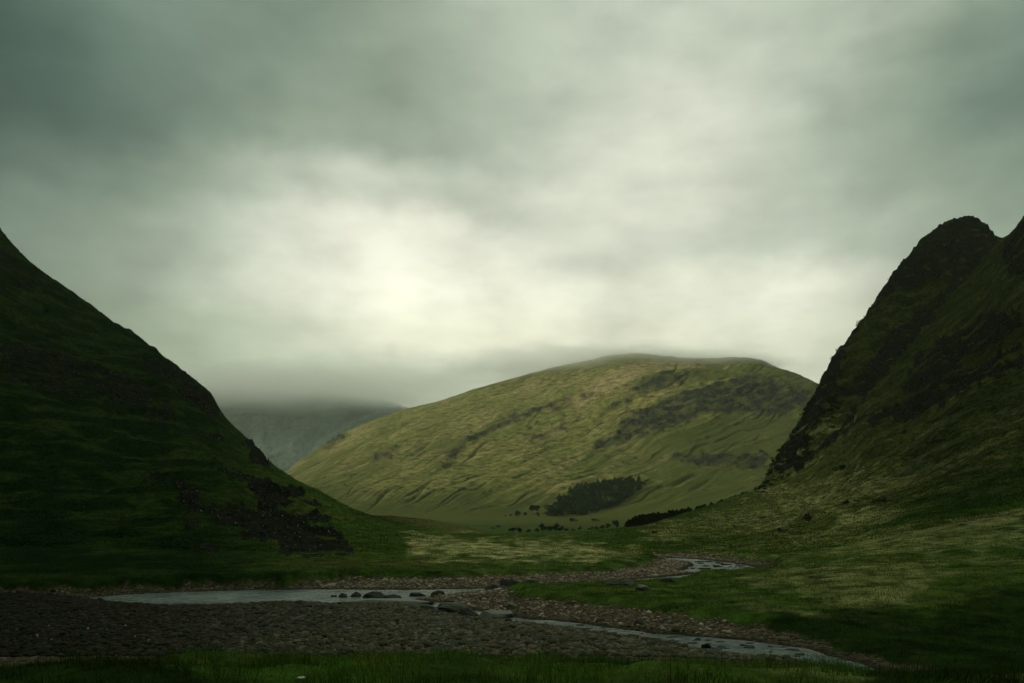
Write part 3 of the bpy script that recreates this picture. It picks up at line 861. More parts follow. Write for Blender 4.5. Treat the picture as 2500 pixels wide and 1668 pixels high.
M_STONE = simple_mat("river_stone", True, nscale=7.0, contrast=0.35, bump_d=0.01, rough=0.85, spec=0.08)
M_ROCK = simple_mat("dark_rock", color=(0.040, 0.042, 0.036), nscale=1.6, contrast=0.6, bump_d=0.12, rough=0.7, speckle=(0.10, 0.10, 0.085))
M_SLAB = simple_mat("wet_bedrock", color=(0.050, 0.054, 0.044), nscale=1.1, contrast=0.55, bump_d=0.08, rough=0.5, spec=0.35)
M_PALE = simple_mat("pale_stone", color=(0.34, 0.35, 0.31), nscale=9.0, contrast=0.25, bump_d=0.01)
M_LEAF = leaf_mat("leaves")
M_BARK = simple_mat("bark", color=(0.045, 0.038, 0.030), nscale=3.0, contrast=0.5)


def ico(sub):
    import bmesh
    bm = bmesh.new()
    bmesh.ops.create_icosphere(bm, subdivisions=sub, radius=1.0)
    v = np.array([x.co[:] for x in bm.verts])
    f = np.array([[q.index for q in p.verts] for p in bm.faces])
    bm.free()
    return v, f


ICO = {k: ico(k) for k in (1, 2, 4, 5)}


def noise3(v, s, seed):
    return (perlin(v[:, 0] * s + seed, v[:, 1] * s, seed) + perlin(v[:, 1] * s, v[:, 2] * s + seed, seed + 4) + perlin(v[:, 2] * s, v[:, 0] * s - seed, seed + 9)) / 1.6


def rock_verts(sub, seed, flat=0.6, rough=0.3, angular=0.0):
    v, f = ICO[sub]
    r = 1 + rough * noise3(v, 0.9, seed) + rough * 0.5 * noise3(v, 2.1, seed + 1)
    if sub > 2:
        r = r + rough * 0.3 * noise3(v, 5.0, seed + 2) + rough * 0.16 * noise3(v, 11.0, seed + 3)
    w_ = v * r[:, None]
    if angular:
        rr = np.random.default_rng(seed)
        for _ in range(9):                       # a few flat breaks
            n = rr.normal(size=3)
            n /= np.linalg.norm(n)
            d = w_ @ n
            lim = 1 - angular * rr.uniform(0.3, 1.0)
            w_ = w_ - np.clip(d - lim, 0, None)[:, None] * n * 0.85
    w_[:, 2] *= flat
    return w_, f


def merge(parts_v, parts_f, parts_c):
    off, V_, F_, C_ = 0, [], [], []
    for v, f, c in zip(parts_v, parts_f, parts_c):
        V_.append(v)
        F_.append(f + off)
        C_.append(c)
        off += len(v)
    return np.concatenate(V_), np.concatenate(F_), np.concatenate(C_)


def scatter_mesh(protos, P, S, tint, rg, tilt=0.35):
    """stones at P (n,3) with radii S (n,3): one mesh"""
    pv, pf, pc = [], [], []
    which = rg.integers(0, len(protos), len(P))
    off = 0
    for k, (v, f) in enumerate(protos):
        idx = np.where(which == k)[0]
        if not len(idx):
            continue
        a = rg.random(len(idx)) * 2 * np.pi
        b_ = rg.normal(size=len(idx)) * tilt
        q = v[None] * S[idx][:, None, :]
        y = q[..., 1] * np.cos(b_)[:, None] - q[..., 2] * np.sin(b_)[:, None]
        zz = q[..., 1] * np.sin(b_)[:, None] + q[..., 2] * np.cos(b_)[:, None]
        x = q[..., 0] * np.cos(a)[:, None] - y * np.sin(a)[:, None]
        yy = q[..., 0] * np.sin(a)[:, None] + y * np.cos(a)[:, None]
        Q = np.stack([x, yy, zz], -1) + P[idx][:, None, :]
        ff = f[None] + (np.arange(len(idx)) * len(v))[:, None, None]
        pv.append(Q.reshape(-1, 3))
        pf.append(ff.reshape(-1, 3))
        pc.append(np.repeat(tint[idx], len(v), 0))
    return merge(pv, pf, pc)


PAL = 1.3 * np.array([[0.070, 0.062, 0.044], [0.095, 0.080, 0.055], [0.055, 0.052, 0.043], [0.085, 0.082, 0.070], [0.060, 0.060, 0.030], [0.11, 0.085, 0.06], [0.13, 0.12, 0.10]])
PALF = 1.4 * np.array([[0.16, 0.115, 0.085], [0.20, 0.15, 0.11], [0.12, 0.10, 0.08], [0.25, 0.20, 0.155], [0.15, 0.09, 0.065], [0.30, 0.26, 0.21]])


def tints(pal, n, rg):
    c = pal[rg.integers(0, len(pal), n)]
    return c * rg.uniform(0.7, 1.3, (n, 1)) * rg.uniform(0.93, 1.07, (n, 3))


rg = np.random.default_rng(11)
n = 100000
X = rg.uniform(-44, 30, n)
D = 33 + 27 * rg.random(n) ** 1.1
zg, _, _, _, gv, wt = near_fields(X, D)
xx = CX + F * X / D
def near_bar(xx, D):
    return (D < 60) & (xx < np.interp(D, [34, 38, 40, 43, 46, 50, 52, 58, 60], [2050, 1880, 1800, 1600, 1420, 1230, 1150, 1000, 900]))


ok = (gv > 0.5) & (wt < 0.25) & (xx > -250) & (xx < 2750) & near_bar(xx, D)
X, D, zg = X[ok], D[ok], zg[ok]
m_ = len(X)
size = np.minimum(np.exp(rg.normal(np.log(0.082), 0.38, m_)), 0.19)
big_ = np.argsort(-(size / D) * ((CX + F * X / D > 560) & (CX + F * X / D < 2000)) * (D < 52))[:300]
S = size[:, None] * np.stack([rg.uniform(1.0, 1.45, m_), rg.uniform(0.8, 1.1, m_), rg.uniform(0.55, 0.8, m_)], -1)
P = np.stack([X, D, zg + S[:, 2] * rg.uniform(-0.15, 0.55, m_)], -1)
T = tints(PAL, m_, rg) * np.interp(CX + F * X / D, [0, 350, 1000, 1900, 2150], [0.16, 0.26, 0.85, 0.9, 0.3])[:, None]  # tint falls off toward both ends of the bar, shade painted into the stones
protos = [rock_verts(2, 200 + k, 1.0, 0.26) for k in range(10)]
rest = np.ones(m_, bool)
rest[big_] = False
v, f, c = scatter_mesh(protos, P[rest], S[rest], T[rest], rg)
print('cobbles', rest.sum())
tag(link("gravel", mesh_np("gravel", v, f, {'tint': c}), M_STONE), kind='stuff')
# the 300 largest cobbles stand alone
kinds = [("grey", np.array([0.078, 0.078, 0.062])), ("brown", np.array([0.095, 0.072, 0.046])), ("tan", np.array([0.15, 0.12, 0.085])), ("olive", np.array([0.055, 0.058, 0.030]))]
cob = []
for k in range(12):
    v, f = rock_verts(4, 300 + k, 1.0, 0.24)
    kn, kc = kinds[k % 4]
    cob.append((kn, mesh_np("river_cobble", v, f, {'tint': np.repeat(kc[None] * rg.uniform(0.8, 1.2), len(v), 0)})))
for i in big_:
    kn, me = cob[rg.integers(0, 12)]
    o = link("river_cobble", me, M_STONE, loc=P[i] + np.array([0, 0, 0.02]))
    o.scale = S[i]
    o.rotation_euler = (rg.normal() * 0.2, rg.normal() * 0.2, rg.random() * 6.28)
    tag(o, "large rounded %s cobble among the stones of the near gravel bar" % kn, "cobble", "large %s cobbles on the near gravel bar" % kn)

# paler gravel on the far side of the river and round the upper bend
n = 130000
X = rg.uniform(-45, 45, n)
D = 36 + 86 * rg.random(n) ** 0.8
zg, _, _, _, gv, wt = near_fields(X, D)
xx = CX + F * X / D
W_B = poly_sd(X, D, W_POLYS[1])
nearbar = near_bar(xx, D)
ok = (gv > 0.45) & (wt < np.where(D > 80, 0.02, 0.3)) & ~nearbar & (xx > -100) & (xx < 2650)
X, D, zg = X[ok], D[ok], zg[ok]
m_ = len(X)
size = np.exp(rg.normal(np.log(0.066), 0.42, m_)) * np.interp(D, [45, 90], [1, 1.25])
S = size[:, None] * np.stack([rg.uniform(1.0, 1.5, m_), rg.uniform(0.8, 1.1, m_), rg.uniform(0.5, 0.8, m_)], -1)
P = np.stack([X, D, zg + S[:, 2] * 0.25], -1)
T = tints(PALF, m_, rg) * np.interp(CX + F * X / D, [560, 860, 1750, 1950], [0.22, 1.0, 1.0, 0.35])[:, None]  # same painted shade toward the sides, put into the stone tint
sm = [(ICO[1][0] * (1 + 0.2 * noise3(ICO[1][0], 1.0, k))[:, None], ICO[1][1]) for k in range(5)]
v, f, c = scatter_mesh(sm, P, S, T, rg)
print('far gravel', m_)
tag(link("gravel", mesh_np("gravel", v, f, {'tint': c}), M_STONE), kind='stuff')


def boulder(x, Y, D, wpx, hpx, seed, label, cat="boulder", mat=None, flat=None, depth=0.8, angular=0.45, rot=0.0, name="boulder", zoff=0.0, group=None):
    """a rock whose base is seen at (x, Y); width and height given by their size in the photograph"""
    wid, hei = wpx / F * D, hpx / F * D
    v, f = rock_verts(5, seed, 1.0, 0.22, angular)
    v = v * np.array([wid / 2, wid / 2 * depth, hei * 0.95])
    cr, sr = math.cos(rot), math.sin(rot)
    v = np.stack([v[:, 0] * cr - v[:, 1] * sr, v[:, 0] * sr + v[:, 1] * cr, v[:, 2]], -1)
    Xb = (x - CX) / F * D
    zb = float(ground_z(Xb, D)[0])
    zb = max(zb, WATER) if D < 120 else zb
    o = link(name, mesh_np(name, v, f), mat or M_ROCK, loc=(Xb, D, zb - hei * 0.04 + zoff))
    tag(o, label, cat, group)
    return o


def dw_(Y, z=WATER):
    return -z * F / (Y - HY)


boulder(945, 1474, dw_(1473), 265, 13, 401, "long low wet grey bedrock slab sloping into the pool's outlet", "rock slab", M_SLAB, depth=0.42, angular=0.25, name="bedrock_slab")
boulder(1105, 1492, dw_(1492), 105, 24, 402, "rounded grey bedrock hump beside the black hollow in the stream", "rock slab", M_SLAB, depth=0.6, angular=0.3, name="bedrock_slab")
boulder(1212, 1505, dw_(1506), 88, 26, 403, "pale grey tilted bedrock slab at the head of the side stream", "rock slab", M_SLAB, depth=0.7, angular=0.5, name="bedrock_slab")
boulder(1142, 1503, dw_(1503), 56, 22, 404, "black undercut rock between the two grey bedrock slabs", "rock", M_ROCK, depth=0.6, name="boulder")
boulder(1035, 1486, dw_(1486), 80, 14, 405, "flat ribbed brown rock at the foot of the long wet slab", "rock slab", M_ROCK, depth=0.5, name="bedrock_slab")
boulder(815, 1457, dw_(1457), 18, 6, 406, "smallest dark rock standing alone in the pool")
boulder(840, 1458, dw_(1458), 27, 12, 407, "dark pointed rock in the pool next to the rocky islet")
boulder(869, 1457, dw_(1457), 26, 15, 408, "black upright rock forming the left tip of the rocky islet")
boulder(912, 1459, dw_(1459), 62, 16, 409, "grey green lichened rock in the middle of the rocky islet", depth=0.6)
boulder(956, 1463, dw_(1463), 54, 16, 410, "broad black rock at the right end of the rocky islet", depth=0.6)
boulder(903, 1464, dw_(1464), 14, 6, 411, "tiny dark rock in the water under the rocky islet")
boulder(1020, 1457, dw_(1455), 48, 13, 412, "low mossy rock right of the rocky islet", depth=0.6)
boulder(1070, 1457, dw_(1455), 40, 13, 413, "low dark rock under the green tuft beside the outlet", depth=0.6)
boulder(1205, 1445, dw_(1443), 46, 20, 414, "dark rounded boulder at the left tip of the grassy island")
boulder(1240, 1433, 70, 52, 20, 415, "grey boulder behind the left end of the grassy island", depth=0.6)
boulder(1300, 1430, 71, 70, 13, 416, "long flat grey boulder along the back of the island", depth=0.5)
boulder(1375, 1431, 71, 60, 12, 417, "flat grey boulder between the long one and the narrow channel", depth=0.5)
boulder(1495, 1447, 62, 50, 17, 418, "dark half buried boulder in the middle of the grassy island", depth=0.6)
boulder(1535, 1444, 62, 34, 18, 419, "pale topped boulder on the crest of the grassy island", mat=M_SLAB)
boulder(1572, 1458, 58, 42, 20, 420, "cracked grey boulder right of the pale topped one", mat=M_SLAB)
boulder(1628, 1440, 66, 40, 9, 421, "thin grey ledge rock in the grass near the upper channel", depth=0.4)
boulder(970, 1322, 150, 13, 8, 422, "lone grey boulder on the green foot of the left hill")
boulder(1705, 1566, dw_(1562), 14, 6, 423, "small dark rock sticking out of the side stream")
boulder(1722, 1581, dw_(1581), 30, 10, 424, "reddish brown rock on the stream edge of the gravel bar", mat=M_STONE)
boulder(1560, 1530, dw_(1530), 30, 14, 425, "dark boulder where the island bank meets the pink gravel")
boulder(1465, 1520, 46, 24, 10, 426, "small earthy boulder under the island bank")
boulder(1245, 1494, dw_(1492), 30, 12, 427, "dark boulder between the right slab and the island bank")
boulder(1180, 1472, 57, 26, 12, 428, "brown boulder on the stony flat left of the island")
boulder(1100, 1474, 56, 30, 12, 429, "broad brown boulder on the stony flat behind the bedrock hump")
boulder(185, 742, 497, 17, 8, 430, "flat topped boulder perched on the left skyline", flat=0.5)
boulder(122, 703, 502, 13, 9, 431, "small square boulder on the left skyline below the tree")
for k, (x, Y, wd) in enumerate([(125, 1572, 9), (363, 1570, 8), (119, 1535, 7), (91, 1558, 7), (215, 1541, 6), (260, 1544, 6), (306, 1533, 6), (40, 1545, 5), (330, 1560, 5)]):
    boulder(x, Y, dw_(Y, -5.68), wd, wd * 0.7, 500 + k, "whitish stone among the dark cobbles at the left end of the bar", "stone", M_PALE, name="pale_stone", zoff=0.08, group="whitish stones on the dark end of the bar")
for k, (x, Y, D_, wd, lb) in enumerate([(2071, 1408, 72, 6, "small upright whitish stone in the grass of the right slope"), (1858, 1490, 50, 4, "tiny pale stone in the dark right bank"),
                                        (926, 1328, 140, 4, "tiny white stone on the green foot of the left hill")]):
    boulder(x, Y, D_, wd, wd, 520 + k, lb, "stone", M_PALE, name="pale_stone", zoff=0.05)
# stones breaking the surface of the upper bend
W3 = W_POLYS[3]
kk = 0
for _ in range(400):
    x, Y = rg.uniform(1690, 1890), rg.uniform(1370, 1403)
    D_ = dw_(Y)
    Xb = (x - CX) / F * D_
    if kk < 42 and poly_sd(np.array([Xb]), np.array([D_]), W3)[0] > 0.3:
        v, f = rock_verts(2, 600 + kk % 9, 0.55, 0.3)
        s = rg.uniform(0.10, 0.34)
        o = link("wet_stone", mesh_np("wet_stone", v * s * np.array([rg.uniform(1.2, 2.4), 1, 0.8]), f), M_ROCK, loc=(Xb, D_, WATER + 0.01))
        tag(o, "dark wet stone breaking the water of the upper river bend", "stone", "wet stones in the upper river bend")
        kk += 1

kk = 0
for _ in range(600):
    x, Y = rg.uniform(1250, 1960), rg.uniform(1510, 1615)
    D_ = dw_(Y)
    Xb = (x - CX) / F * D_
    if kk < 46 and poly_sd(np.array([Xb]), np.array([D_]), W_POLYS[1])[0] > 0.05:
        s = rg.uniform(0.05, 0.15)
        v, f = rock_verts(2, 640 + kk % 9, 0.55, 0.3)
        o = link("wet_stone", mesh_np("wet_stone", v * s * np.array([rg.uniform(1.2, 2.2), 1, 0.8]), f), M_ROCK, loc=(Xb, D_, WATER + 0.005))
        tag(o, "small wet stone breaking the water of the side stream", "stone", "wet stones in the side stream")
        kk += 1

# ------------------------------------------------------------------ grass
def blades(X, D, Z, H, Wd, tint, rg, bend=0.5, segs=2):
    n = len(X)
    a = rg.random(n) * 2 * np.pi
    lean = rg.normal(size=n) * bend * H
    lx, ly = np.cos(a) * lean, np.sin(a) * lean * 0.6
    b_ = rg.random(n) * np.pi
    wx, wy = np.cos(b_) * Wd / 2, np.sin(b_) * Wd / 2
    lv = []
    for s in range(segs + 1):
        t = s / segs
        q = 1 - t ** 1.5 * 0.92
        cx_, cy_, cz_ = X + lx * t ** 2, D + ly * t ** 2, Z - 0.03 + H * (t - 0.12 * t * t)
        lv.append(np.stack([cx_ - wx * q, cy_ - wy * q, cz_], -1))
        lv.append(np.stack([cx_ + wx * q, cy_ + wy * q, cz_], -1))
    V_ = np.stack(lv, 1)
    k = 2 * (segs + 1)
    base = (np.arange(n) * k)[:, None, None]
    ff = np.array([[2 * s, 2 * s + 1, 2 * s + 3, 2 * s + 2] for s in range(segs)])[None] + base
    grad = np.repeat(tint[:, None, :], k, 1)
    return V_.reshape(-1, 3), ff.reshape(-1, 4), grad.reshape(-1, 3)


def grass_tint(X, D, dry, rg, seed):
    n = len(X)
    p_ = sstep(0.0, 0.6, fbm(X / 1.7, D / 1.7, 3, seed) + 0.25 * rg.normal(size=n)) * 0.5
    p_ = np.clip(p_ + dry * 0.9, 0, 1)[:, None]
    g1 = np.array([0.044, 0.094, 0.011])
    g2 = np.array([0.40, 0.35, 0.15])
    mid = np.array([0.090, 0.096, 0.021])
    c = np.where(p_ < 0.5, g1 + (mid - g1) * p_ * 2, mid + (g2 - mid) * (p_ - 0.5) * 2)
    c = c * (0.65 + 0.75 * sstep(-0.35, 0.35, fbm(X / 3.3, D / 2.2, 4, seed + 5)))[:, None]
    return c * rg.uniform(0.55, 1.5, (n, 1))


n = 150000
D = 5.5 + 27 * rg.random(n) ** 0.8
X = (rg.random(n) * 2 - 1) * (0.80 * D + 1.5)
zg, _, dr_, _, gv, _ = near_fields(X, D)
shd_ = shade_mask.copy()
cl = fbm(X / 1.3, D / 1.3, 3, 81)
ok = (gv < 0.3 + 0.75 * (cl > 0.22)) & (rg.random(n) < (0.45 + 0.8 * sstep(-0.4, 0.4, cl)) * np.where(gv > 0.3, 0.45, 1.0))
X, D, zg, cl, shd_ = X[ok], D[ok], zg[ok], cl[ok], shd_[ok]
m_ = len(X)
H = rg.uniform(0.08, 0.20, m_) * (0.6 + 1.3 * sstep(-0.3, 0.6, cl)) * (1 + 1.0 * (rg.random(m_) < 0.02))
v, f, c = blades(X, D, zg, H, rg.uniform(0.008, 0.018, m_), grass_tint(X, D, np.zeros(m_), rg, 82) * 1.3 * (1 - 0.7 * shd_)[:, None], rg)  # blades dimmed by the painted shade mask
print('foreground grass', m_)
tag(link("grass", mesh_np("grass", v, f, {'tint': c}, smooth=False), M_LEAF), kind='stuff')

n = 300000
D = 33 * np.exp(rg.random(n) * math.log(6.2))
X = (rg.random(n) * 2 - 1) * (0.70 * D)
zg, rk, dr_, br_, gv, _ = near_fields(X, D)
shd_ = shade_mask.copy()
cl = fbm(X / 1.9, D / 1.9, 3, 83)
ok = (gv < 0.35 + 0.7 * ((cl > 0.34) & (D > 60))) & (rk < 0.4) & (zg > WATER + 0.08) & (rg.random(n) < 0.35 + 0.9 * sstep(-0.4, 0.4, cl)) & ((CX + F * X / D > 700) | (D < 135))
X, D, zg, cl, dr_, shd_ = X[ok], D[ok], zg[ok], cl[ok], dr_[ok], shd_[ok]
m_ = len(X)
H = rg.uniform(0.07, 0.20, m_) * (1 + 0.5 * sstep(-0.2, 0.6, cl)) * np.interp(D, [40, 120, 200], [1, 1.15, 1.3])
tt = grass_tint(X, D, dr_, rg, 84) * 1.25
tt = tt + (np.array([0.010, 0.028, 0.003]) * rg.uniform(0.3, 2.0, (m_, 1)) - tt) * (shd_ * 0.85)[:, None]  # bank blades darkened where shade is painted
v, f, c = blades(X, D, zg, H, rg.uniform(0.02, 0.05, m_) * np.interp(D, [40, 200], [0.9, 2.6]), tt, rg, bend=0.8, segs=1)
print('bank grass', m_)
tag(link("grass", mesh_np("grass", v, f, {'tint': c}, smooth=False), M_LEAF), kind='stuff')

# heather and bracken clumps over the hillsides
n = 420000
D = 105 * np.exp(rg.random(n) * math.log(5.8))
X = (rg.random(n) * 2 - 1) * 0.66 * D
xx = CX + F * X / D
hk = rg.random(n) < np.maximum(sstep(1090, 880, xx), sstep(1330, 1750, xx))
X, D = X[hk], D[hk]
zg, rk, dr_, br_, gv, _ = near_fields(X, D)
shd_ = shade_mask.copy()
cl = fbm(X / 5.0, D / 8.0, 3, 87)
ok = (gv < 0.3) & (rk < 0.55) & (rg.random(len(X)) < 0.25 + 0.9 * sstep(-0.3, 0.4, cl))
X, D, zg, dr_, br_, shd_ = X[ok], D[ok], zg[ok], dr_[ok], br_[ok], shd_[ok]
m_ = len(X)
tt = grass_tint(X, D, dr_ * 0.8, rg, 88)
tt = tt + (np.array([0.075, 0.060, 0.018]) * rg.uniform(0.5, 1.5, (m_, 1)) - tt) * (br_ * 0.8)[:, None]
tt = tt + (np.array([0.0055, 0.0165, 0.002]) * rg.uniform(0.3, 2.2, (m_, 1)) - tt) * shd_[:, None]  # clumps take the same painted shade as the slope under them
sc_ = np.interp(D, [105, 250, 600], [0.7, 1.2, 2.0])
v, f, c = blades(X, D, zg, rg.uniform(0.18, 0.42, m_) * sc_, rg.uniform(0.10, 0.28, m_) * sc_, tt * 1.25, rg, bend=0.9, segs=1)
print('hillside clumps', m_)
tag(link("undergrowth", mesh_np("undergrowth", v, f, {'tint': c}, smooth=False), M_LEAF), kind='stuff')

# ------------------------------------------------------------------ trees and shrubs
def tube(p0, p1, r0, r1, k=6):
    p0, p1 = np.array(p0, float), np.array(p1, float)
    d = p1 - p0
    d /= np.linalg.norm(d) + 1e-9
    u = np.cross(d, [0.3, 1, 0.2])
    u /= np.linalg.norm(u)
    w_ = np.cross(d, u)
    a = np.linspace(0, 2 * np.pi, k, endpoint=False)
    c = np.cos(a)[:, None] * u + np.sin(a)[:, None] * w_
    v = np.concatenate([p0 + c * r0, p1 + c * r1])
    f = np.array([[i, (i + 1) % k, k + (i + 1) % k, k + i] for i in range(k)])
    return v, f


def leaf_quads(P, size, rg, droop=0.0):
    n = len(P)
    a = rg.normal(size=(n, 3))
    a /= np.linalg.norm(a, axis=1)[:, None]
    b_ = np.cross(a, rg.normal(size=(n, 3)))
    b_ /= np.linalg.norm(b_, axis=1)[:, None]
    s = size * rg.uniform(0.6, 1.3, n)[:, None]
    V_ = np.stack([P - a * s, P - b_ * s * 0.6, P + a * s, P + b_ * s * 0.6], 1)
    return V_.reshape(-1, 3), np.arange(n * 4).reshape(n, 4)


def crown_points(kind, n, rg):
    """leaf positions of a crown of unit height, trunk base at the origin"""
    if kind == 'conifer':
        t = rg.random(n) ** 0.75
        zc = 0.10 + 0.88 * (1 - t)
        rad = 0.05 + 0.24 * t
        lay = 0.65 + 0.35 * np.abs(np.sin(zc * 26))
        r = rad * lay * np.sqrt(rg.uniform(0.25, 1, n))
        a = rg.random(n) * 2 * np.pi
        return np.stack([np.cos(a) * r, np.sin(a) * r, zc - r * 0.15], -1)
    if kind == 'broad':
        c = np.stack([rg.normal(0, 0.17, 11), rg.normal(0, 0.17, 11), rg.uniform(0.24, 0.84, 11)], -1)
        s = rg.uniform(0.10, 0.19, 11)
    else:                                     # shrub: wide and low
        c = np.stack([rg.normal(0, 0.42, 12), rg.normal(0, 0.42, 12), rg.uniform(0.2, 0.75, 12)], -1)
        s = rg.uniform(0.16, 0.30, 12)
    k = rg.integers(0, len(c), n)
    d = rg.normal(size=(n, 3))
    d /= np.linalg.norm(d, axis=1)[:, None]
    return c[k] + d * (s[k] * rg.uniform(0.5, 1.05, n))[:, None]


def tree_meshes(kind, seed, n, leaf, green):
    rg_ = np.random.default_rng(seed)
    P_ = crown_points(kind, n, rg_)
    v, f = leaf_quads(P_, leaf, rg_)
    cl_ = 0.75 + 0.5 * (fbm(P_[:, 0] * 5, P_[:, 2] * 5 + P_[:, 1] * 3, 2, seed) > 0)
    c = np.array(green)[None] * (cl_ * rg_.uniform(0.7, 1.35, n))[:, None]
    crown = mesh_np("crown", v, f, {'tint': np.repeat(c, 4, 0)}, smooth=False)
    tv, tf = [], []
    if kind == 'shrub':
        segs = [((rg_.normal(0, .05), rg_.normal(0, .05), -0.1), (rg_.normal(0, .35), rg_.normal(0, .35), 0.6), 0.035, 0.012) for _ in range(5)]
    elif kind == 'broad':
        segs = [((0, 0, -0.08), (0.01, 0, 0.42), 0.035, 0.024)] + [((0.01, 0, rg_.uniform(.28, .42)), (rg_.normal(0, .16), rg_.normal(0, .16), rg_.uniform(.6, .8)), 0.018, 0.006) for _ in range(6)]
    else:
        segs = [((0, 0, -0.08), (0, 0, 0.95), 0.026, 0.004)] + [((0, 0, z_), (math.cos(z_ * 40) * .2 * (1.1 - z_), math.sin(z_ * 40) * .2 * (1.1 - z_), z_ - .03), 0.006, 0.002) for z_ in np.linspace(.2, .8, 8)]
    off = 0
    for p0, p1, r0, r1 in segs:
        v_, f_ = tube(p0, p1, r0, r1)
        tv.append(v_)
        tf.append(f_ + off)
        off += len(v_)
    trunk = mesh_np("trunk", np.concatenate(tv), np.concatenate(tf))
    return crown, trunk


G_CON, G_BRD, G_SHR = (0.015, 0.030, 0.011), (0.013, 0.030, 0.009), (0.012, 0.032, 0.006)
TM = {'conifer': [tree_meshes('conifer', 900 + k, 520, 0.045, G_CON) for k in range(4)],
      'broad': [tree_meshes('broad', 920 + k, 800, 0.058, G_BRD) for k in range(4)],
      'shrub': [tree_meshes('shrub', 940 + k, 620, 0.075, G_SHR) for k in range(5)]}
SAP = [tree_meshes('broad', 960 + k, 190, 0.05, G_SHR) for k in range(3)]


def plant(kind, loc, h, label, group=None, wide=1.0, cat=None, meshes=None, name=None):
    crown, trunk = (meshes or TM[kind])[int(rg.integers(0, len(meshes or TM[kind])))]
    nm = name or {'conifer': 'conifer_tree', 'broad': 'broadleaf_tree', 'shrub': 'shrub'}[kind]
    e = bpy.data.objects.new(nm, None)
    e.empty_display_size = 0.5
    COL.objects.link(e)
    e.location = loc
    e.scale = (h * wide, h * wide, h)
    e.rotation_euler = (0, 0, rg.random() * 6.28)
    link("crown", crown, M_LEAF, e)
    link("trunk" if kind != 'shrub' else "stem", trunk, M_BARK, e)
    tag(e, label, cat or ('shrub' if kind == 'shrub' else 'tree'), group)
    return e


def mid_base(X, D):
    return profile(MIDC, CX + F * X / D, D)


def near_base(X, D):
    return profile(NEAR, CX + F * X / D, D)


def put_mid(x, Y):
    D_ = find_depth([x], [Y], mid_base, 1000, 2000, 500)[0]
    if np.isnan(D_):
        D_ = 1300.0
    X_ = (x - CX) / F * D_
    return (X_, D_, float(mid_fields(np.array([X_]), np.array([D_]), False)[0]) - 0.3), D_


# the plantation: one far-off wood
WOOD = [(1330, 1259), (1345, 1240), (1362, 1224), (1384, 1214), (1408, 1194), (1464, 1187), (1514, 1180), (1586, 1182), (1571, 1194), (1552, 1214), (1504, 1235), (1466, 1249), (1450, 1257), (1408, 1259), (1362, 1263)]
pv, pf, pc, ptv, ptf, off, offt, cnt = [], [], [], [], [], 0, 0, 0
wood_rg = np.random.default_rng(5)
vv = {}
for kind in ('conifer', 'broad'):
    for k, (cr, tr) in enumerate(TM[kind]):
        a = np.empty(len(cr.vertices) * 3, np.float32)
        cr.vertices.foreach_get('co', a)
        cc = np.empty(len(cr.vertices) * 4, np.float32)
        cr.attributes['tint'].data.foreach_get('color', cc)
        vv[(kind, k)] = (a.reshape(-1, 3), cc.reshape(-1, 4)[:, :3])
tries = 0
while cnt < 420 and tries < 4000:
    tries += 1
    x, Y = wood_rg.uniform(1320, 1592), wood_rg.uniform(1172, 1265)
    if poly_sd(np.array([x]), np.array([Y]), WOOD)[0] < 0:
        continue
    (X_, D_, Z_), _ = put_mid(x, Y)
    kind = 'broad' if wood_rg.random() < 0.45 else 'conifer'
    v_, c_ = vv[(kind, int(wood_rg.integers(0, 4)))]
    h = wood_rg.uniform(8, 15.5) * (0.55 if x > 1560 else 1)
    a = wood_rg.random() * 6.28
    sel = wood_rg.permutation(len(v_) // 4)[:240]
    sel = (sel[:, None] * 4 + np.arange(4)).ravel()
    q = v_[sel] * h * np.array([1.5, 1.5, 1])
    q = np.stack([q[:, 0] * math.cos(a) - q[:, 1] * math.sin(a), q[:, 0] * math.sin(a) + q[:, 1] * math.cos(a), q[:, 2]], -1) + np.array([X_, D_, Z_])
    pv.append(q)
    pf.append(np.arange(len(q)).reshape(-1, 4) + off)
    pc.append(c_[sel] * wood_rg.uniform(0.5, 1.5) * (2.0 if wood_rg.random() < 0.15 else 1.0))
    off += len(q)
    cnt += 1
print('wood trees', cnt)
tag(link("woodland", mesh_np("woodland", np.concatenate(pv), np.concatenate(pf), {'tint': np.concatenate(pc)}, smooth=False), M_LEAF), kind='stuff')

# single trees left of the plantation (x, base row, height px, width factor, label)
for x, Y, hp, wd, kd, lb in [
        (1263, 1261, 18, 1.1, 'broad', "rounded tree at the far left of the plantation"),
        (1247, 1261, 8, 1.0, 'broad', "small tree just left of the rounded outlying tree"),
        (1282, 1258, 12, 0.9, 'broad', "small pale tree between the rounded tree and the square pair"),
        (1299, 1252, 24, 0.8, 'broad', "taller left tree of the square pair beside the plantation"),
        (1311, 1252, 23, 0.8, 'broad', "right tree of the square pair beside the plantation"),
        (1314, 1262, 14, 0.9, 'broad', "low tree under the square pair"),
        (1330, 1236, 9, 0.8, 'conifer', "tiny lone tree on the slope above the gap by the plantation"),
        (1234, 1262, 5, 1.0, 'broad', "tiniest tree, leftmost of those below the streaked slope"),
        (1395, 1274, 12, 1.3, 'shrub', "wide round thicket below the middle of the plantation"),
        (1449, 1273, 9, 1.7, 'shrub', "low long thicket right of the wide round one")]:
    loc, D_ = put_mid(x, Y)
    if kd == 'shrub':
        plant('shrub', loc, hp / F * D_, lb, wide=wd)
    else:
        plant(kd, loc, hp / F * D_, lb, wide=wd)


def floor_spot(x, Y, dmin=640, dmax=1050):
    D_ = find_depth([x], [Y], near_base, dmin, dmax, 300)[0]
    if np.isnan(D_):
        D_ = 900.0
    X_ = (x - CX) / F * D_
    return (X_, D_, float(ground_z(X_, D_)[0]) - 0.3), D_


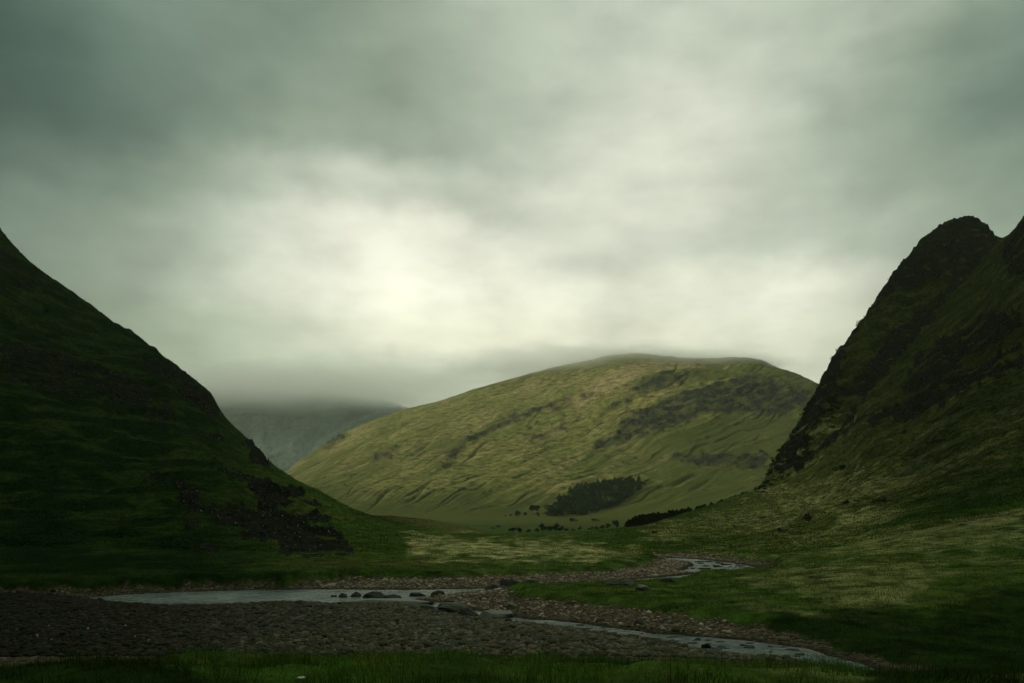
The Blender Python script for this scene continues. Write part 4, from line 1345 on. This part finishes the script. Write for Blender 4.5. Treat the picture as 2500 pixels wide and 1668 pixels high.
row = [(1250, 1302, 14, 1.0), (1268, 1301, 15, 1.1), (1290, 1300, 10, 1.0), (1312, 1299, 11, 1.0), (1326, 1298, 20, 0.8), (1341, 1298, 15, 1.1), (1355, 1297, 19, 1.0), (1368, 1298, 14, 1.1), (1384, 1296, 8, 1.0),
       (1398, 1296, 7, 1.1), (1415, 1295, 11, 0.7), (1215, 1288, 7, 1.0), (1204, 1291, 5, 1.2), (1440, 1294, 7, 1.2), (1455, 1293, 9, 1.2), (1470, 1292, 11, 1.1), (1485, 1291, 13, 1.0)]
for x, Y, hp, wd in row:
    loc, D_ = floor_spot(x, Y)
    if hp >= 11:
        plant('broad', loc, hp / F * D_ * 1.1, "dark bushy tree in the thin line across the valley floor", "bushy trees in line across the valley floor", wide=wd * 1.25)
    else:
        plant('shrub', loc, hp / F * D_, "low dark bush in the thin line across the valley floor", "low bushes in line across the valley floor", wide=wd)
loc, D_ = floor_spot(1504, 1290)
plant('broad', loc, 22 / F * D_, "large round dark tree standing left of the spruce belt", wide=1.15)
# the spruce belt along the foot of the right hill
belt = [(1530, 1286, 16), (1545, 1283, 24), (1600, 1275, 24), (1670, 1260, 22), (1690, 1252, 15), (1760, 1231, 12), (1822, 1206, 6)]
bx, by, bh = zip(*belt)
bx_ = np.sort(np.concatenate([rg.uniform(1528, 1680, 84), rg.uniform(1680, 1824, 50)]))
for i, x in enumerate(bx_):
    crest_D = float(np.interp(x, [d[0] for d in SIL_D], [d[1] for d in SIL_D]))
    D_ = crest_D + rg.uniform(4, 44)
    X_ = (x - CX) / F * D_
    zz = float(ground_z(X_, D_)[0])
    ytop = np.interp(x, bx, by) - np.interp(x, bx, bh) * rg.uniform(0.72, 1.08)
    h = max(zy(ytop, D_) - zz, 1.6)
    plant('conifer', (X_, D_, zz - 0.2), min(h, 9.5), "dark young spruce in the belt at the foot of the right hill", "spruces in the belt at the foot of the right hill", wide=1.7)

# scrub on the crag of the right hill
sx = [p[0] for p in DOME]
sy = [p[1] for p in DOME]


def crag_spot(x, Y):
    D_ = find_depth([x], [Y], near_base, 380, 720, 500)[0]
    if np.isnan(D_):
        D_ = float(np.interp(x, [d[0] for d in DOME_D], [d[1] for d in DOME_D])) - 4
    X_ = (x - CX) / F * D_
    return (X_, D_, float(ground_z(X_, D_)[0]) - 0.4), D_


edge_bushes = [(1852, 1192), (1862, 1186), (1872, 1178), (1878, 1160), (1884, 1142), (1890, 1126), (1898, 1116), (1906, 1102), (1914, 1090), (1922, 1078), (1932, 1064), (1938, 1050), (1946, 1040), (1954, 1028),
               (1960, 1014), (1967, 1000), (1974, 988), (1981, 974), (1988, 962), (1850, 1199), (1866, 1190)]
edge_bushes = edge_bushes + [((a[0] + b[0]) / 2 + 2, (a[1] + b[1]) / 2 + 4) for a, b in zip(edge_bushes, edge_bushes[1:])]
for x, Y in edge_bushes:
    loc, D_ = crag_spot(x, Y + 3)
    plant('shrub', loc, rg.uniform(7, 12) / F * D_, "dark green bush on the lower left edge of the right crag", "bushes along the lower edge of the right crag", wide=rg.uniform(0.8, 1.2))
for _ in range(150):
    t = rg.random()
    x = 1870 + 190 * t + rg.normal() * 12
    Y = np.interp(x, sx, sy) * 0.45 + np.interp(x, [p[0] for p in SIL_L], [p[1] for p in SIL_L]) * 0.55 + rg.normal() * 22
    if Y < np.interp(x, sx, sy) + 4 or Y > np.interp(x, [p[0] for p in SIL_L], [p[1] for p in SIL_L]) - 3:
        continue
    loc, D_ = crag_spot(x, Y)
    plant('shrub', loc, rg.uniform(4, 9) / F * D_, "dark green bush on the shaded face of the right crag", "bushes on the face of the right crag", wide=rg.uniform(0.8, 1.3))
for x, Y, hp in [(1997, 935, 9), (2004, 915, 8), (2012, 905, 6), (2030, 878, 9), (2042, 858, 8), (2060, 838, 6), (2094, 795, 14), (2100, 786, 12), (2110, 768, 7), (2128, 742, 7), (2170, 678, 8), (2182, 664, 6), (2200, 640, 7)]:
    loc, D_ = crag_spot(x, Y + 5)
    plant('broad', loc, hp / F * D_ * 1.1, "thin sapling sticking up on the skyline of the right crag", "saplings on the skyline of the right crag", meshes=SAP, name='sapling')
loc, D_ = crag_spot(2056, 1152)
D_ = find_depth([2056], [1152], near_base, 150, 560, 500)[0]
X_ = (2056 - CX) / F * D_
plant('shrub', (X_, D_, float(ground_z(X_, D_)[0]) - 0.3), 22 / F * D_, "lone wide dark bush halfway up the brown right slope", wide=0.9)
D_ = find_depth([1597], [1303], near_base, 150, 420, 500)[0]
D_ = 260.0 if np.isnan(D_) else D_
X_ = (1597 - CX) / F * D_
plant('shrub', (X_, D_, float(ground_z(X_, D_)[0]) - 0.1), 9 / F * D_, "lone little bush at the foot of the right slope", wide=1.0)
for x, Y, hp, lb in [(45, 645, 18, "small bushy tree alone on the left skyline"), (19, 612, 6, "tiny sapling above the lone tree on the left skyline"), (134, 712, 7, "scrubby bush beside the square boulder on the left skyline")]:
    D_ = 512.0
    X_ = (x - CX) / F * D_
    plant('broad', (X_, D_, float(ground_z(X_, D_)[0]) - 0.3), hp / F * D_, lb, meshes=SAP if hp < 10 else None, wide=0.9, name=None if hp > 10 else 'sapling')

# ------------------------------------------------------------------ the white flower in the foreground grass
fx_, fd_ = 736.0, 7.0
X_ = (fx_ - CX) / F * fd_
zg_ = float(ground_z(X_, fd_)[0])
ztop = zy(1652, fd_)
fl = bpy.data.objects.new("wildflower", None)
COL.objects.link(fl)
fl.location = (X_, fd_, zg_)
tag(fl, "white flat topped wildflower rising from the grass at the bottom edge", "flower")
hh = ztop - zg_
v, f = tube((0, 0, -0.03), (0.01, 0, hh - 0.02), 0.003, 0.002)
m_stem = simple_mat("flower_stem", color=(0.03, 0.06, 0.015))
link("stem", mesh_np("stem", v, f), m_stem, fl)
m_pet = simple_mat("white_petals", color=(0.62, 0.64, 0.58), contrast=0.15, nscale=40.0, bump_d=0.001)
pvs, pfs, off = [], [], 0
fr = np.random.default_rng(3)
for k in range(70):
    a, r = fr.random() * 6.28, 0.036 * math.sqrt(fr.random())
    c0 = np.array([math.cos(a) * r + (-0.008 if k % 9 == 0 else 0), math.sin(a) * r, hh - 0.006 + 0.006 * fr.random() - r * 0.15])
    v_, f_ = ICO[1]
    pvs.append(v_ * np.array([0.006, 0.006, 0.0035]) + c0)
    pfs.append(f_ + off)
    off += len(v_)
link("flower_head", mesh_np("flower_head", np.concatenate(pvs), np.concatenate(pfs)), m_pet, fl)
for s_ in (-1, 1):
    v_ = np.array([[0, 0, 0], [s_ * 0.05, 0.02, 0.08], [s_ * 0.11, 0.02, 0.10], [s_ * 0.06, -0.02, 0.06]]) + np.array([0, 0, hh * 0.3])
    link("leaf", mesh_np("leaf", v_, np.array([[0, 1, 2, 3]])), m_stem, fl)
